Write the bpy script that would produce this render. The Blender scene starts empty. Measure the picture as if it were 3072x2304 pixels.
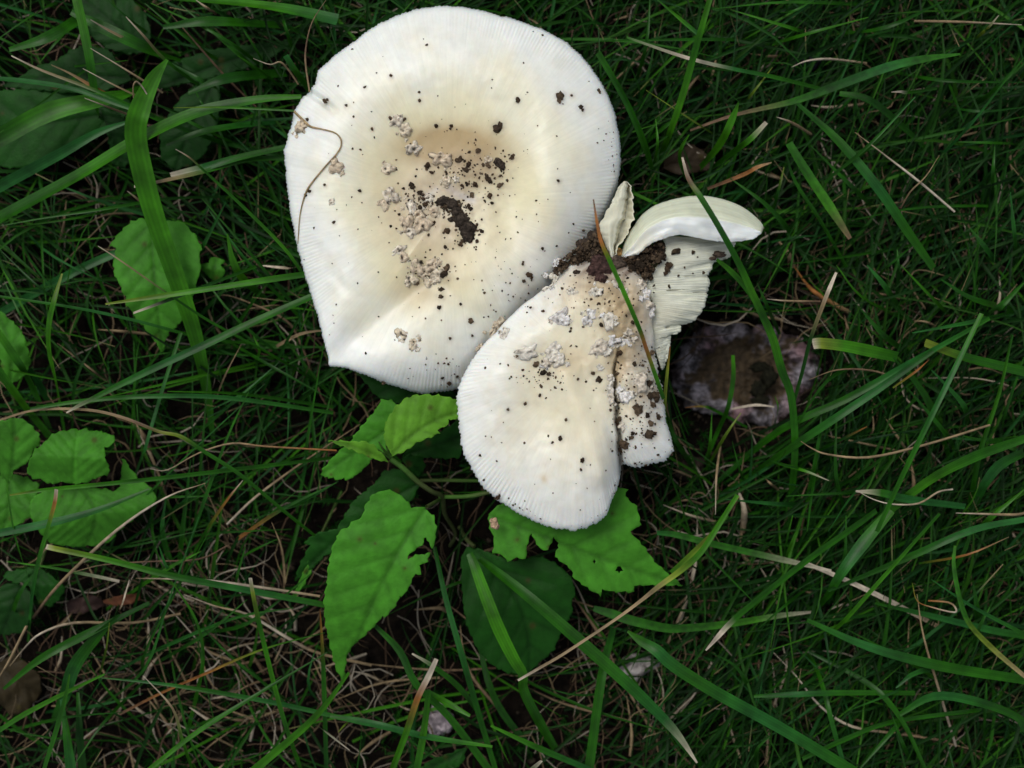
import bpy, bmesh, math, random
import numpy as np
from mathutils import Vector, noise as mnoise

random.seed(7); rng = np.random.default_rng(7)
scene = bpy.context.scene
col = scene.collection
R = math.radians

# ---------------------------------------------------------------- camera, light, exposure
CAM_H = 0.45                      # metres above the soil, looking straight down
SPAN = 0.42                       # width of soil in view
S = SPAN / 3072.0
cam_d = bpy.data.cameras.new('camera'); cam = bpy.data.objects.new('camera', cam_d); col.objects.link(cam)
cam.location = (0, 0, CAM_H); cam.rotation_euler = (0, 0, 0)
cam_d.sensor_width = 36; cam_d.lens = 36 * CAM_H / SPAN
cam_d.clip_start = 0.01; cam_d.clip_end = 100
cam_d.dof.use_dof = True; cam_d.dof.focus_distance = CAM_H - 0.037; cam_d.dof.aperture_fstop = 5.6
scene.camera = cam

SUN_EL, SUN_AZ = 58, -38          # azimuth measured from +Y (top of picture) towards +X
world = bpy.data.worlds.new('World'); scene.world = world; world.use_nodes = True
wn = world.node_tree.nodes; wl = world.node_tree.links
sky = wn.new('ShaderNodeTexSky'); sky.sky_type = 'NISHITA'; sky.sun_disc = False
sky.sun_elevation = R(SUN_EL); sky.sun_rotation = R(SUN_AZ % 360)
sky.air_density = 1.0; sky.dust_density = 2.5; sky.ozone_density = 1.0
wn['Background'].inputs[1].default_value = 0.10
hsv = wn.new('ShaderNodeHueSaturation'); hsv.inputs['Saturation'].default_value = 0.35      # hazy, clouded-over sky
wl.new(sky.outputs[0], hsv.inputs['Color']); wl.new(hsv.outputs[0], wn['Background'].inputs[0])
sun_d = bpy.data.lights.new('sun', 'SUN'); sun_d.energy = 1.3; sun_d.angle = R(28); sun_d.color = (1.0, 0.97, 0.90)
sun = bpy.data.objects.new('sun', sun_d); col.objects.link(sun)
dvec = Vector((math.sin(R(SUN_AZ)) * math.cos(R(SUN_EL)), math.cos(R(SUN_AZ)) * math.cos(R(SUN_EL)), math.sin(R(SUN_EL))))
sun.rotation_euler = (-dvec).to_track_quat('-Z', 'Y').to_euler()
scene.view_settings.view_transform = 'Standard'; scene.view_settings.look = 'None'
scene.view_settings.gamma = 1.0; scene.view_settings.use_curve_mapping = False
scene.view_settings.exposure = 0.10
scene.render.engine = 'CYCLES'
scene.cycles.max_bounces = 4; scene.cycles.diffuse_bounces = 2; scene.cycles.transmission_bounces = 2; scene.cycles.glossy_bounces = 1
scene.cycles.use_denoising = True

# ---------------------------------------------------------------- helpers
def W(px, py, zmm):
    """photo pixel (3072 wide) seen at height zmm above the soil -> metres"""
    z = zmm * 0.001; k = S * (CAM_H - z) / CAM_H
    return ((px - 1536) * k, -(py - 1152) * k, z)
def Wa(px, py, zmm):
    z = np.asarray(zmm) * 0.001; k = S * (CAM_H - z) / CAM_H
    return np.stack([(px - 1536) * k, -(py - 1152) * k, z * np.ones_like(k)], -1)
def zone(x0, y0, sc):             # coordinates read off an enlarged crop -> photo pixels
    return lambda pts: [(x0 + u / sc, y0 + v / sc) for u, v in pts]
def tag(o, label=None, cat=None, group=None, kind=None):
    if label: o['label'] = label
    if cat: o['category'] = cat
    if group: o['group'] = group
    if kind: o['kind'] = kind
    return o
def empty(name, loc):
    o = bpy.data.objects.new(name, None); o.location = loc; o.empty_display_size = 0.01
    col.objects.link(o); return o
def mesh_obj(name, verts, faces, mat, parent=None, colors=None, smooth=True):
    me = bpy.data.meshes.new(name)
    verts = np.asarray(verts, float)
    if parent is not None:
        verts = verts - np.array(parent_loc(parent))
    me.from_pydata(verts.tolist(), [], faces if isinstance(faces, list) else faces.tolist())
    if colors is not None:
        a = me.color_attributes.new('Col', 'FLOAT_COLOR', 'POINT')
        c = np.ones((len(verts), 4)); colors = np.asarray(colors); c[:, :colors.shape[1]] = colors
        a.data.foreach_set('color', c.ravel())
    me.materials.append(mat)
    me.polygons.foreach_set('use_smooth', [smooth] * len(me.polygons))
    me.update()
    o = bpy.data.objects.new(name, me); col.objects.link(o)
    if parent is not None: o.parent = parent
    return o
def parent_loc(p):
    v = Vector(p.location)
    while p.parent is not None:
        p = p.parent; v = v + Vector(p.location)
    return (v.x, v.y, v.z)
def catmull(pts, n):
    p = np.asarray(pts, float)
    if len(p) == 2:
        t = np.linspace(0, 1, n)[:, None]; return p[0] + (p[1] - p[0]) * t
    p = np.vstack([2 * p[0] - p[1], p, 2 * p[-1] - p[-2]])
    out = []; m = len(p) - 3
    for s in np.linspace(0, m - 1e-6, n):
        i = int(s); f = s - i; a, b, c, d = p[i:i + 4]
        out.append(0.5 * (2 * b + (c - a) * f + (2 * a - 5 * b + 4 * c - d) * f * f + (3 * b - a - 3 * c + d) * f ** 3))
    return np.array(out)
def resample(pts, n):
    p = np.asarray(pts, float); d = np.r_[0, np.cumsum(np.hypot(*np.diff(p[:, :2], axis=0).T))]
    s = np.linspace(0, d[-1], n)
    return np.stack([np.interp(s, d, p[:, k]) for k in range(p.shape[1])], -1)
def dpoly(px, py, pts):
    best = np.full(np.shape(px), 1e9)
    for (ax, ay), (bx, by) in zip(pts[:-1], pts[1:]):
        vx, vy = bx - ax, by - ay
        f = np.clip(((px - ax) * vx + (py - ay) * vy) / (vx * vx + vy * vy), 0, 1)
        best = np.minimum(best, np.hypot(px - ax - f * vx, py - ay - f * vy))
    return best
def inside(px, py, poly):
    c = False; j = len(poly) - 1
    for i in range(len(poly)):
        (xi, yi), (xj, yj) = poly[i], poly[j]
        if (yi > py) != (yj > py) and px < (xj - xi) * (py - yi) / (yj - yi) + xi: c = not c
        j = i
    return c
def sm(x, a, b):
    t = np.clip((x - a) / (b - a), 0, 1); return t * t * (3 - 2 * t)
def g2(px, py, cx, cy, sx, sy=None):
    sy = sy or sx
    return np.exp(-((px - cx) / sx) ** 2 - ((py - cy) / sy) ** 2)
GZ = -20.0                        # soil level in mm: the lawn is deep
def lower(z): return np.interp(z, [-3, 0, 13, 22, 34, 60], [GZ - 3, GZ, GZ + 13, 13, 28, 60])
VG = np.random.default_rng(99).uniform(-1, 1, (257, 257))
def vn(x, y):
    """smooth value noise, about -1..1, one cell per unit"""
    x = np.asarray(x, float); y = np.asarray(y, float); i = np.floor(x).astype(int); j = np.floor(y).astype(int); f = x - i; g = y - j
    f = f * f * (3 - 2 * f); g = g * g * (3 - 2 * g); i %= 256; j %= 256
    return (VG[j, i] * (1 - f) + VG[j, i + 1] * f) * (1 - g) + (VG[j + 1, i] * (1 - f) + VG[j + 1, i + 1] * f) * g
def fbm(x, y): return vn(x, y) * .55 + vn(x * 2.1 + 9, y * 2.1) * .3 + vn(x * 4.3, y * 4.3 + 5) * .18
def n3(x, y, z=0.0): return mnoise.noise(Vector((x, y, z)))

# ---------------------------------------------------------------- materials
def mat(name):
    m = bpy.data.materials.new(name); m.use_nodes = True
    nt = m.node_tree; b = nt.nodes['Principled BSDF']
    return m, nt, b
def bump(nt, b, scale, strength, dist=0.001, detail=5):
    tc = nt.nodes.new('ShaderNodeTexCoord'); nz = nt.nodes.new('ShaderNodeTexNoise')
    nz.inputs['Scale'].default_value = scale; nz.inputs['Detail'].default_value = detail
    nt.links.new(tc.outputs['Object'], nz.inputs['Vector'])
    bp = nt.nodes.new('ShaderNodeBump'); bp.inputs['Strength'].default_value = strength; bp.inputs['Distance'].default_value = dist
    nt.links.new(nz.outputs['Fac'], bp.inputs['Height']); nt.links.new(bp.outputs[0], b.inputs['Normal'])
    return nz, tc
def mul_noise(nt, src, tc, scale, lo, hi, detail=4):
    nz = nt.nodes.new('ShaderNodeTexNoise'); nz.inputs['Scale'].default_value = scale; nz.inputs['Detail'].default_value = detail
    nt.links.new(tc.outputs['Object'], nz.inputs['Vector'])
    mr = nt.nodes.new('ShaderNodeMapRange'); mr.inputs[1].default_value = 0.3; mr.inputs[2].default_value = 0.7
    mr.inputs[3].default_value = lo; mr.inputs[4].default_value = hi
    nt.links.new(nz.outputs['Fac'], mr.inputs[0])
    vm = nt.nodes.new('ShaderNodeVectorMath'); vm.operation = 'SCALE'
    nt.links.new(src, vm.inputs[0]); nt.links.new(mr.outputs[0], vm.inputs['Scale'])
    return vm.outputs[0]
def attr_mat(name, rough, noise_scale, lo, hi, bump_scale, bump_str, bump_d=0.0005, sss=0.0, transl=0.0, spec=0.5, stripes=False):
    m, nt, b = mat(name)
    at = nt.nodes.new('ShaderNodeVertexColor'); at.layer_name = 'Col'
    nz, tc = bump(nt, b, bump_scale, bump_str, bump_d)
    c = mul_noise(nt, at.outputs['Color'], tc, noise_scale, lo, hi)
    if stripes:      # parallel veins, read from the across-blade coordinate kept in the attribute's alpha
        ma = nt.nodes.new('ShaderNodeMath'); ma.operation = 'MULTIPLY'; ma.inputs[1].default_value = 6.2832 * 4.5
        sn = nt.nodes.new('ShaderNodeMath'); sn.operation = 'SINE'; mr = nt.nodes.new('ShaderNodeMapRange')
        mr.inputs[1].default_value = -1; mr.inputs[2].default_value = 1; mr.inputs[3].default_value = 0.89; mr.inputs[4].default_value = 1.09
        vm = nt.nodes.new('ShaderNodeVectorMath'); vm.operation = 'SCALE'
        nt.links.new(at.outputs['Alpha'], ma.inputs[0]); nt.links.new(ma.outputs[0], sn.inputs[0]); nt.links.new(sn.outputs[0], mr.inputs[0])
        nt.links.new(c, vm.inputs[0]); nt.links.new(mr.outputs[0], vm.inputs['Scale']); c = vm.outputs[0]
    nt.links.new(c, b.inputs['Base Color'])
    b.inputs['Roughness'].default_value = rough
    b.inputs['Specular IOR Level'].default_value = spec
    if sss:
        b.inputs['Subsurface Weight'].default_value = sss
        b.inputs['Subsurface Radius'].default_value = (1.0, 0.7, 0.45); b.inputs['Subsurface Scale'].default_value = 0.0026
    if transl:
        tr = nt.nodes.new('ShaderNodeBsdfTranslucent'); mx = nt.nodes.new('ShaderNodeMixShader')
        mx.inputs[0].default_value = transl
        hs = nt.nodes.new('ShaderNodeHueSaturation'); hs.inputs['Value'].default_value = 1.5; hs.inputs['Hue'].default_value = 0.485
        nt.links.new(c, hs.inputs['Color']); nt.links.new(hs.outputs[0], tr.inputs['Color'])
        out = nt.nodes['Material Output']
        nt.links.new(b.outputs[0], mx.inputs[1]); nt.links.new(tr.outputs[0], mx.inputs[2]); nt.links.new(mx.outputs[0], out.inputs[0])
    return m
M_cap = attr_mat('mushroom_flesh', 0.36, 170, 0.94, 1.03, 1100, 0.10, 0.0003, sss=0.5, spec=0.45)
M_gill = attr_mat('mushroom_gill', 0.55, 300, 0.92, 1.04, 1500, 0.15, 0.0003, sss=0.35, spec=0.3)
M_wart = attr_mat('wart_tissue', 0.75, 700, 0.72, 1.15, 1400, 0.6, 0.0006, sss=0.3, spec=0.2)
M_soilc = attr_mat('wet_soil_crumb', 0.8, 900, 0.5, 1.6, 1600, 0.8, 0.0008, spec=0.15)
M_blade = attr_mat('grass_leaf', 0.40, 110, 0.62, 1.28, 600, 0.22, 0.0003, transl=0.22, spec=0.22, stripes=True)
m, nt, b = mat('low_grass'); M_mass = m
at = nt.nodes.new('ShaderNodeVertexColor'); at.layer_name = 'Col'; nt.links.new(at.outputs['Color'], b.inputs['Base Color'])
b.inputs['Roughness'].default_value = 0.55; b.inputs['Specular IOR Level'].default_value = 0.12
M_leaf = attr_mat('broad_leaf', 0.55, 240, 0.8, 1.16, 900, 0.5, 0.0005, transl=0.25, spec=0.14)
M_dry = attr_mat('dry_straw', 0.7, 300, 0.6, 1.25, 900, 0.4, 0.0004, transl=0.1, spec=0.25)
M_stump = attr_mat('torn_stump_flesh', 0.6, 420, 0.6, 1.25, 700, 0.9, 0.0016, sss=0.15, spec=0.4)
M_stone = attr_mat('pale_lump', 0.8, 350, 0.55, 1.2, 600, 0.9, 0.0015, spec=0.2)
m, nt, b = mat('damp_soil'); M_ground = m
nz, tc = bump(nt, b, 260, 1.0, 0.004, 8)
cr = nt.nodes.new('ShaderNodeValToRGB'); cr.color_ramp.elements[0].position = 0.35; cr.color_ramp.elements[1].position = 0.75
cr.color_ramp.elements[0].color = (0.003, 0.0022, 0.0016, 1); cr.color_ramp.elements[1].color = (0.013, 0.0095, 0.0065, 1)
nt.links.new(nz.outputs['Fac'], cr.inputs[0]); nt.links.new(cr.outputs[0], b.inputs['Base Color']); b.inputs['Roughness'].default_value = 0.95; b.inputs['Specular IOR Level'].default_value = 0.08

# ---------------------------------------------------------------- ground
PIT = (2232, 1120)
def ground_mm(px, py):
    d = np.hypot((px - PIT[0]) / 250.0, (py - PIT[1]) / 200.0)
    return -19.0 * np.exp(-d ** 4)
gx = np.r_[-6, -2.5, -1.2, -0.7, np.linspace(-0.42, 0.42, 190), 0.7, 1.2, 2.5, 6]
gy = np.r_[-6, -2.5, -1.2, -0.7, np.linspace(-0.36, 0.36, 160), 0.7, 1.2, 2.5, 6]
GV = []
for y in gy:
    for x in gx:
        z = 0.0018 * n3(x * 60, y * 60) + 0.003 * n3(x * 18, y * 18, 3) - 0.002
        kk_ = CAM_H / (CAM_H - GZ * .001); z += (GZ + float(ground_mm(1536 + x * kk_ / S, 1152 - y * kk_ / S))) * 0.001
        GV.append((x, y, z))
nx = len(gx); GF = [(j * nx + i, j * nx + i + 1, (j + 1) * nx + i + 1, (j + 1) * nx + i) for j in range(len(gy) - 1) for i in range(nx - 1)]
tag(mesh_obj('ground', GV, GF, M_ground), 'dark damp soil under the grass', kind='structure')

# ---------------------------------------------------------------- mushroom caps
class Cap:
    def __init__(s, outline, C):
        s.C = C; o = np.array(outline + [outline[0]], float)
        th = np.unwrap(np.arctan2(o[:, 1] - C[1], o[:, 0] - C[0])); r = np.hypot(o[:, 0] - C[0], o[:, 1] - C[1])
        if th[-1] < th[0]: th, r = th[::-1], r[::-1]
        s.th = np.r_[th[:-1] - 2 * math.pi, th, th[1:] + 2 * math.pi]; s.r = np.r_[r[:-1], r, r[1:]]
        fine = np.linspace(th[0], th[0] + 2 * math.pi, 2400, endpoint=False)
        rr = np.interp(fine, s.th, s.r); k = np.hanning(15); k /= k.sum()      # soften the traced corners
        rr = np.convolve(np.r_[rr[-7:], rr, rr[:7]], k, 'valid')
        s.ft = np.r_[fine - 2 * math.pi, fine, fine + 2 * math.pi]; s.fr = np.r_[rr, rr, rr]
    def rad(s, th): return np.interp(th, s.ft, s.fr)
    def t(s, px, py):
        th = np.arctan2(py - s.C[1], px - s.C[0]); return np.hypot(px - s.C[0], py - s.C[1]) / s.rad(th)

out1 = [(1297,20),(1372,19),(1446,32),(1506,49),(1571,67),(1635,92),(1695,124),(1745,169),(1785,219),(1819,273),(1844,338),(1859,413),(1863,472),
        (1857,537),(1839,597),(1809,656),(1775,715),(1735,790),(1680,850),(1620,905),(1575,960),(1520,1030),(1475,1090),(1430,1140),(1385,1165),(1327,1174),
        (1267,1180),(1223,1171),(1148,1146),(1078,1117),(1039,1103),(984,1098),(986,1072),(971,1022),(954,948),(929,868),(899,764),(880,684),(865,590),(856,500),
        (852,457),(860,418),(875,373),(882,333),(904,298),(930,274),(944,252),(954,214),(999,172),(1059,127),(1118,82),(1183,50),(1233,32)]
cap1 = Cap(out1, (1350, 600))
GROOVE1 = [(978,1104),(1060,1012),(1160,940),(1270,850),(1330,700)]
def z1(px, py):
    t = cap1.t(px, py)
    z = 41.0 - 7.4 * g2(px, py, 1310, 560, 250, 230) + 1.6 * g2(px, py, 1330, 520, 95, 80)
    th = np.arctan2(py - 600, px - 1350); w = np.exp(-((th - 2.203) / 0.26) ** 2)      # the margin flares instead of dropping at the lower corner
    z = z - (9.0 - 8.0 * w) * np.clip((t - 0.62) / 0.38, 0, 1) ** 2.2 - 1.5 * np.clip((t - 0.965) / 0.035, 0, 1.5) ** 2
    d = ((px - 1350) * 0.72 + (py - 600) * 0.69) / 430.0
    z = z - 8.0 * np.clip((d - 0.35) / 0.65, 0, 1.2) ** 1.7
    dg = dpoly(px, py, GROOVE1)
    z = z - 4.6 / (1 + (dg / 60) ** 2) * sm(t, 0.15, 0.5)
    z = z + 2.6 * g2(px, py, 1200, 1090, 130, 60) + 1.2 * g2(px, py, 1010, 960, 70, 110)
    z = z + 2.2 * g2(px, py, 1640, 560, 70, 190) - 1.6 * g2(px, py, 1540, 640, 60, 150)
    z = z - 3.5 * np.exp(-(dpoly(px, py, [(915,268),(962,300),(1000,330)]) / 10) ** 2) * sm(t, 0.72, 0.9)
    z = z - 0.3 * np.exp(-((dpoly(px, py, [(960,740),(980,800),(1030,860),(1110,905)])) / 15) ** 2)
    z = z - 0.9 * np.exp(-(dpoly(px, py, [(1335,860),(1400,930),(1480,960)]) / 26) ** 2)
    z = z + 0.3 * np.sin(px * 0.008 + 1.0) * np.sin(py * 0.009) + .5 * vn(px * .025, py * .025) * g2(px, py, 1330, 640, 130, 190) + .07 * vn(px * .05, py * .05)
    return z
def stain1(px, py, t):
    white = np.array([0.865, 0.885, 0.845]); cream = np.array([0.86, 0.805, 0.545]); tan = np.array([0.47, 0.325, 0.145]); pink = np.array([0.70, 0.57, 0.42])
    wob = 0.06 * np.sin(px * 0.012 + 2) * np.sin(py * 0.017 + 1) + 0.04 * np.sin(px * 0.031 - py * 0.023)
    a = 1 - sm(t + wob, 0.36, 0.97)
    c = white + (cream - white) * (0.95 * a)[..., None]
    m = np.clip(1.15 * g2(px, py, 1360, 430, 130, 55) + 0.45 * g2(px, py, 1290, 450, 120, 60) + 0.5 * g2(px, py, 1400, 520, 90, 70) + 0.45 * g2(px, py, 1310, 760, 120, 110)
                + 0.35 * g2(px, py, 1180, 600, 80, 110) + 0.4 * g2(px, py, 1250, 880, 70, 60) + 0.25 * g2(px, py, 1500, 480, 60, 60), 0, 0.85)
    c = c + (tan - c) * m[..., None]
    m = np.clip(0.75 * g2(px, py, 1290, 610, 115, 120) + 0.2 * g2(px, py, 1560, 720, 140, 90), 0, 0.6)
    c = c + (pink - c) * m[..., None]
    m = np.clip(0.9 * np.exp(-(dpoly(px, py, [(1345,562),(1378,585),(1420,602)]) / 11) ** 2) + 0.6 * np.exp(-(dpoly(px, py, [(1275,590),(1310,568)]) / 9) ** 2), 0, 0.9)
    c = c + (np.array([0.84, 0.80, 0.76]) - c) * m[..., None]
    bl = np.clip(fbm(px * .021, py * .021) * 1.6 + .12, 0, 1); bl2 = np.clip(fbm(px * .055 + 40, py * .055) * 1.8 + .1, 0, 1)
    m = np.clip((.62 * g2(px, py, 1430, 520, 105, 75) + .5 * g2(px, py, 1390, 640, 95, 90) + .45 * g2(px, py, 1260, 640, 80, 90) + .5 * g2(px, py, 1300, 820, 75, 60) + .35 * g2(px, py, 1560, 890, 80, 45)) * (.25 + .5 * bl + .5 * bl2), 0, .6)
    c = c + (np.array([0.36, 0.265, 0.165]) - c) * m[..., None]
    m = .22 * bl * sm(t, .2, .6) * (1 - sm(t, .8, 1.0))
    c = c + (np.array([0.80, 0.70, 0.47]) - c) * m[..., None]
    th = np.arctan2(py - 600, px - 1350)                       # fine radial fibres
    return c * (1 + .028 * vn(th * 95, t * 3) * sm(t, .25, .6) + .022 * vn(th * 210, t * 5) * sm(t, .25, .6) + .02 * vn(px * .2, py * .2))[..., None]

out2 = [(1370,1189),(1372,1238),(1380,1300),(1389,1363),(1416,1406),(1440,1450),(1478,1488),(1527,1522),(1589,1556),(1657,1585),(1724,1592),(1782,1575),
        (1821,1546),(1835,1503),(1855,1455),(1862,1410),(1867,1392),(1880,1394),(1903,1404),(1941,1394),(1995,1382),(2023,1353),(2014,1315),(1998,1267),(1992,1209),
        (1977,1131),(1963,1059),(1958,987),(1953,947),(1943,858),(1917,818),(1887,795),(1797,775),(1713,793),(1668,848),(1598,893),(1539,942),(1489,997),
        (1439,1047),(1399,1111),(1377,1160)]
cap2 = Cap(out2, (1745, 1090))
CRACK = [(1858,1035),(1850,1070),(1842,1110),(1845,1150),(1841,1180),(1850,1220),(1849,1260),(1858,1310),(1857,1350),(1864,1420)]
def crack_side(px, py): return px - np.interp(py, [1000,1060,1130,1213,1310,1420,1600], [1848,1852,1843,1848,1856,1864,1880])
def z2(px, py):
    t = cap2.t(px, py)
    z = 46.0 - 9.5 * np.clip((t - 0.5) / 0.5, 0, 1) ** 2.1 - 1.2 * np.clip((t - 0.96) / 0.04, 0, 1.5) ** 2
    z = z - 4.2 * g2(px, py, 1590, 1270, 110, 150) + 3.0 * np.exp(-(dpoly(px, py, [(1670,1080),(1735,1240),(1800,1420)]) / 42) ** 2)
    z = z - 2.0 * g2(px, py, 1655, 1075, 60, 40) + 1.3 * g2(px, py, 1560, 1010, 70, 50)
    low = sm(py, 1020, 1120)
    dc = dpoly(px, py, CRACK); cw = 3.2 + 3.0 * sm(py, 1100, 1380)
    z = z - 6.5 * np.exp(-(dc / cw) ** 2) * sm(py, 1030, 1130) - 1.5 * np.exp(-(dc / 26) ** 2)
    z = z - 3.0 * sm(crack_side(px, py), -4, 6) * low
    z = z + 0.25 * np.sin(px * 0.015 + 1.0) * np.sin(py * 0.013)
    z = z + (1.5 * vn(px * .022, py * .022) + .8 * vn(px * .06, py * .06)) * np.clip(g2(px, py, 1880, 960, 75, 190) + .5 * g2(px, py, 1680, 1085, 80, 40), 0, 1) * (1 - sm(t, .85, 1)) + .12 * vn(px * .05, py * .05)
    return z
def stain2(px, py, t):
    white = np.array([0.865, 0.88, 0.845]); cream = np.array([0.85, 0.79, 0.585]); tan = np.array([0.56, 0.41, 0.21])
    a = np.clip(1 - sm(t + 0.06 * np.sin(px * 0.02) * np.sin(py * 0.015), 0.3, 1.0) + 0.5 * g2(px, py, 1780, 920, 140, 110), 0, 1)
    c = white + (cream - white) * (0.9 * a)[..., None]
    m = np.clip(0.8 * g2(px, py, 1880, 930, 90, 110) + 0.5 * g2(px, py, 1700, 1080, 90, 50) + 0.75 * np.exp(-(dpoly(px, py, [(1862,1030),(1850,1120)]) / 26) ** 2)
                + 0.5 * g2(px, py, 1760, 850, 110, 50) + 0.6 * g2(px, py, 1632, 1436, 9, 12) + 0.3 * g2(px, py, 1930, 1150, 60, 90), 0, 0.8)
    c = c + (tan - c) * m[..., None]
    nz_ = 0.55 + 0.45 * np.sin(px * 0.09 + 2 * np.sin(py * 0.07)) * np.sin(py * 0.11 + 1.5 * np.sin(px * 0.05))
    m = np.clip(1.25 * (g2(px, py, 1800, 800, 75, 42) + .8 * g2(px, py, 1880, 800, 60, 30) + .55 * g2(px, py, 1800, 850, 60, 30)) * nz_ + .35 * g2(px, py, 1950, 1180, 40, 70) * nz_, 0, .85)
    c = c + (np.array([0.16, 0.10, 0.07]) - c) * m[..., None]
    m = 0.75 * np.exp(-(dpoly(px, py, CRACK[1:]) / 7) ** 2) * sm(py, 1060, 1130) * (0.7 + 0.3 * np.sin(py * 0.11))      # darker brown along the split
    c = c + (np.array([0.10, 0.07, 0.05]) - c) * m[..., None]
    bl = np.clip(fbm(px * .03 + 70, py * .03) * 1.7 + .15, 0, 1); bl2 = np.clip(fbm(px * .08 + 20, py * .08) * 1.8 + .1, 0, 1)
    m = np.clip((.8 * g2(px, py, 1885, 1010, 70, 170) + .5 * g2(px, py, 1760, 900, 110, 60) + .4 * g2(px, py, 1930, 1190, 55, 80) + .3 * g2(px, py, 1660, 1110, 70, 40)) * (.2 + .55 * bl + .5 * bl2), 0, .62)
    c = c + (np.array([0.37, 0.255, 0.145]) - c) * m[..., None]
    m = .2 * bl * (1 - sm(t, .75, 1.0)); c = c + (np.array([0.76, 0.64, 0.42]) - c) * m[..., None]
    th = np.arctan2(py - 1090, px - 1745)
    return c * (1 + .028 * vn(th * 70, t * 3) * sm(t, .25, .6) + .022 * vn(th * 160, t * 5) * sm(t, .25, .6) + .02 * vn(px * .2, py * .2))[..., None]

SMEAR = {}
def smear(cp, spots_):
    """brown damp soil smudges round the larger crumbs"""
    _, P, C0 = SMEAR[cp.name]; m = np.zeros(len(P))
    for x, y, r in spots_:
        if r < 5: continue
        k = np.abs(P[:, 0] - x) + np.abs(P[:, 1] - y) < r * 6; m[k] = np.maximum(m[k], .5 * np.exp(-(((P[k, 0] - x - 1) ** 2 + (P[k, 1] - y - 2) ** 2) / (r * 1.7) ** 2)))
    m *= .6 + .5 * vn(P[:, 0] * .12, P[:, 1] * .12); C = C0 + (np.array([0.26, 0.18, 0.10]) - C0) * np.clip(m, 0, .6)[:, None]
    a = np.ones((len(P), 4)); a[:, :3] = C; cp.data.color_attributes['Col'].data.foreach_set('color', a.ravel())
def build_cap(cap, zf, stain, parent, n_th, n_r, n_str, amp, tooth, seed, up_smooth=False):
    th = np.linspace(0, 2 * math.pi, n_th, endpoint=False)
    rr = cap.rad(th); r0 = np.random.default_rng(seed)
    arc = np.cumsum(np.hypot(rr * 2 * math.pi / n_th, np.diff(np.r_[rr, rr[0]]))); arc /= arc[-1]
    wob = 0.5 * np.sin(arc * 2 * math.pi * 23 + 1) + 0.35 * np.sin(arc * 2 * math.pi * 61) + 0.3 * np.sin(arc * 2 * math.pi * 37 + 2)
    ph = arc * n_str * 2 * math.pi + wob * 2.2
    tw = sm(np.sin(th), -0.45, 0.15) if up_smooth else 1.0
    teeth = tw * np.convolve(np.r_[r0.normal(0, 1, n_th + 6)], np.ones(7) / 7, 'valid')[:n_th] * tooth * 1.6 + tw * np.cos(ph) * tooth * 0.7
    ts = np.r_[np.linspace(0, 1, n_r) ** 0.85]
    V, Cc, PXY = [], [], []
    for t in ts:
        rad = rr * t + teeth * sm(t, 0.93, 1.0)
        px = cap.C[0] + rad * np.cos(th); py = cap.C[1] + rad * np.sin(th)
        z = zf(px, py)
        fade = tw * amp * (0.6 + 0.4 * np.sin(arc * 2 * math.pi * 5 + 1)) * sm(t, 0.80, 0.98)
        z = z + fade * (np.abs(np.sin(ph * 0.5)) - 0.6)
        V.append(Wa(px, py, z)); Cc.append(stain(px, py, cap.t(px, py))); PXY.append(np.c_[px, py])
    for t, dz in ((0.992, 1.3), (0.975, 2.0), (0.93, 3.0)):                     # rolled margin
        rad = rr * t + teeth * 0.6; px = cap.C[0] + rad * np.cos(th); py = cap.C[1] + rad * np.sin(th)
        z = zf(px * 1.0, py * 1.0) - dz; V.append(Wa(px, py, z)); Cc.append(stain(px, py, cap.t(px, py))); PXY.append(np.c_[px, py])
    n = len(V); idx = np.arange(n * n_th).reshape(n, n_th)
    a = idx[:-1]; b_ = np.roll(idx, -1, 1)
    F = np.stack([a, idx[1:], b_[1:], b_[:-1]], -1).reshape(-1, 4)
    cp = mesh_obj('cap', np.concatenate(V), F, M_cap, parent, np.concatenate(Cc))
    SMEAR[cp.name] = (cp, np.concatenate(PXY), np.concatenate(Cc))
    n_g = 520; th = np.linspace(0, 2 * math.pi, n_g, endpoint=False); rr = cap.rad(th); V = []
    for t in np.linspace(0.95, 0.12, 10):
        px = cap.C[0] + rr * t * np.cos(th); py = cap.C[1] + rr * t * np.sin(th)
        V.append(Wa(px, py, zf(px, py) - 3.4 - 3.0 * (1 - t) + 0.8 * (np.arange(n_g) % 4 < 2)))
    idx = np.arange(10 * n_g).reshape(10, n_g); b_ = np.roll(idx, -1, 1)
    F = np.stack([idx[:-1], idx[1:], b_[1:], b_[:-1]], -1).reshape(-1, 4); V = np.concatenate(V)
    mesh_obj('gills', V, F, M_gill, parent, np.tile([0.8, 0.79, 0.7], (len(V), 1)))
    return cp
def stem(parent, cx, cy, ztop, r0, r1):
    V, F = [], []; n = 24
    for j, f in enumerate(np.linspace(0, 1, 9)):
        for i in range(n):
            a = 2 * math.pi * i / n; rad = (r0 + (r1 - r0) * f ** 1.5) * (1 + 0.06 * n3(i * 0.5, j * 0.7))
            V.append(W(cx + rad * math.cos(a), cy + rad * math.sin(a), ztop + (GZ - 3 - ztop) * f))
    for j in range(8):
        for i in range(n): F.append((j * n + i, j * n + (i + 1) % n, (j + 1) * n + (i + 1) % n, (j + 1) * n + i))
    return mesh_obj('stem', V, F, M_gill, parent, np.tile([0.8, 0.77, 0.68], (len(V), 1)))

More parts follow.
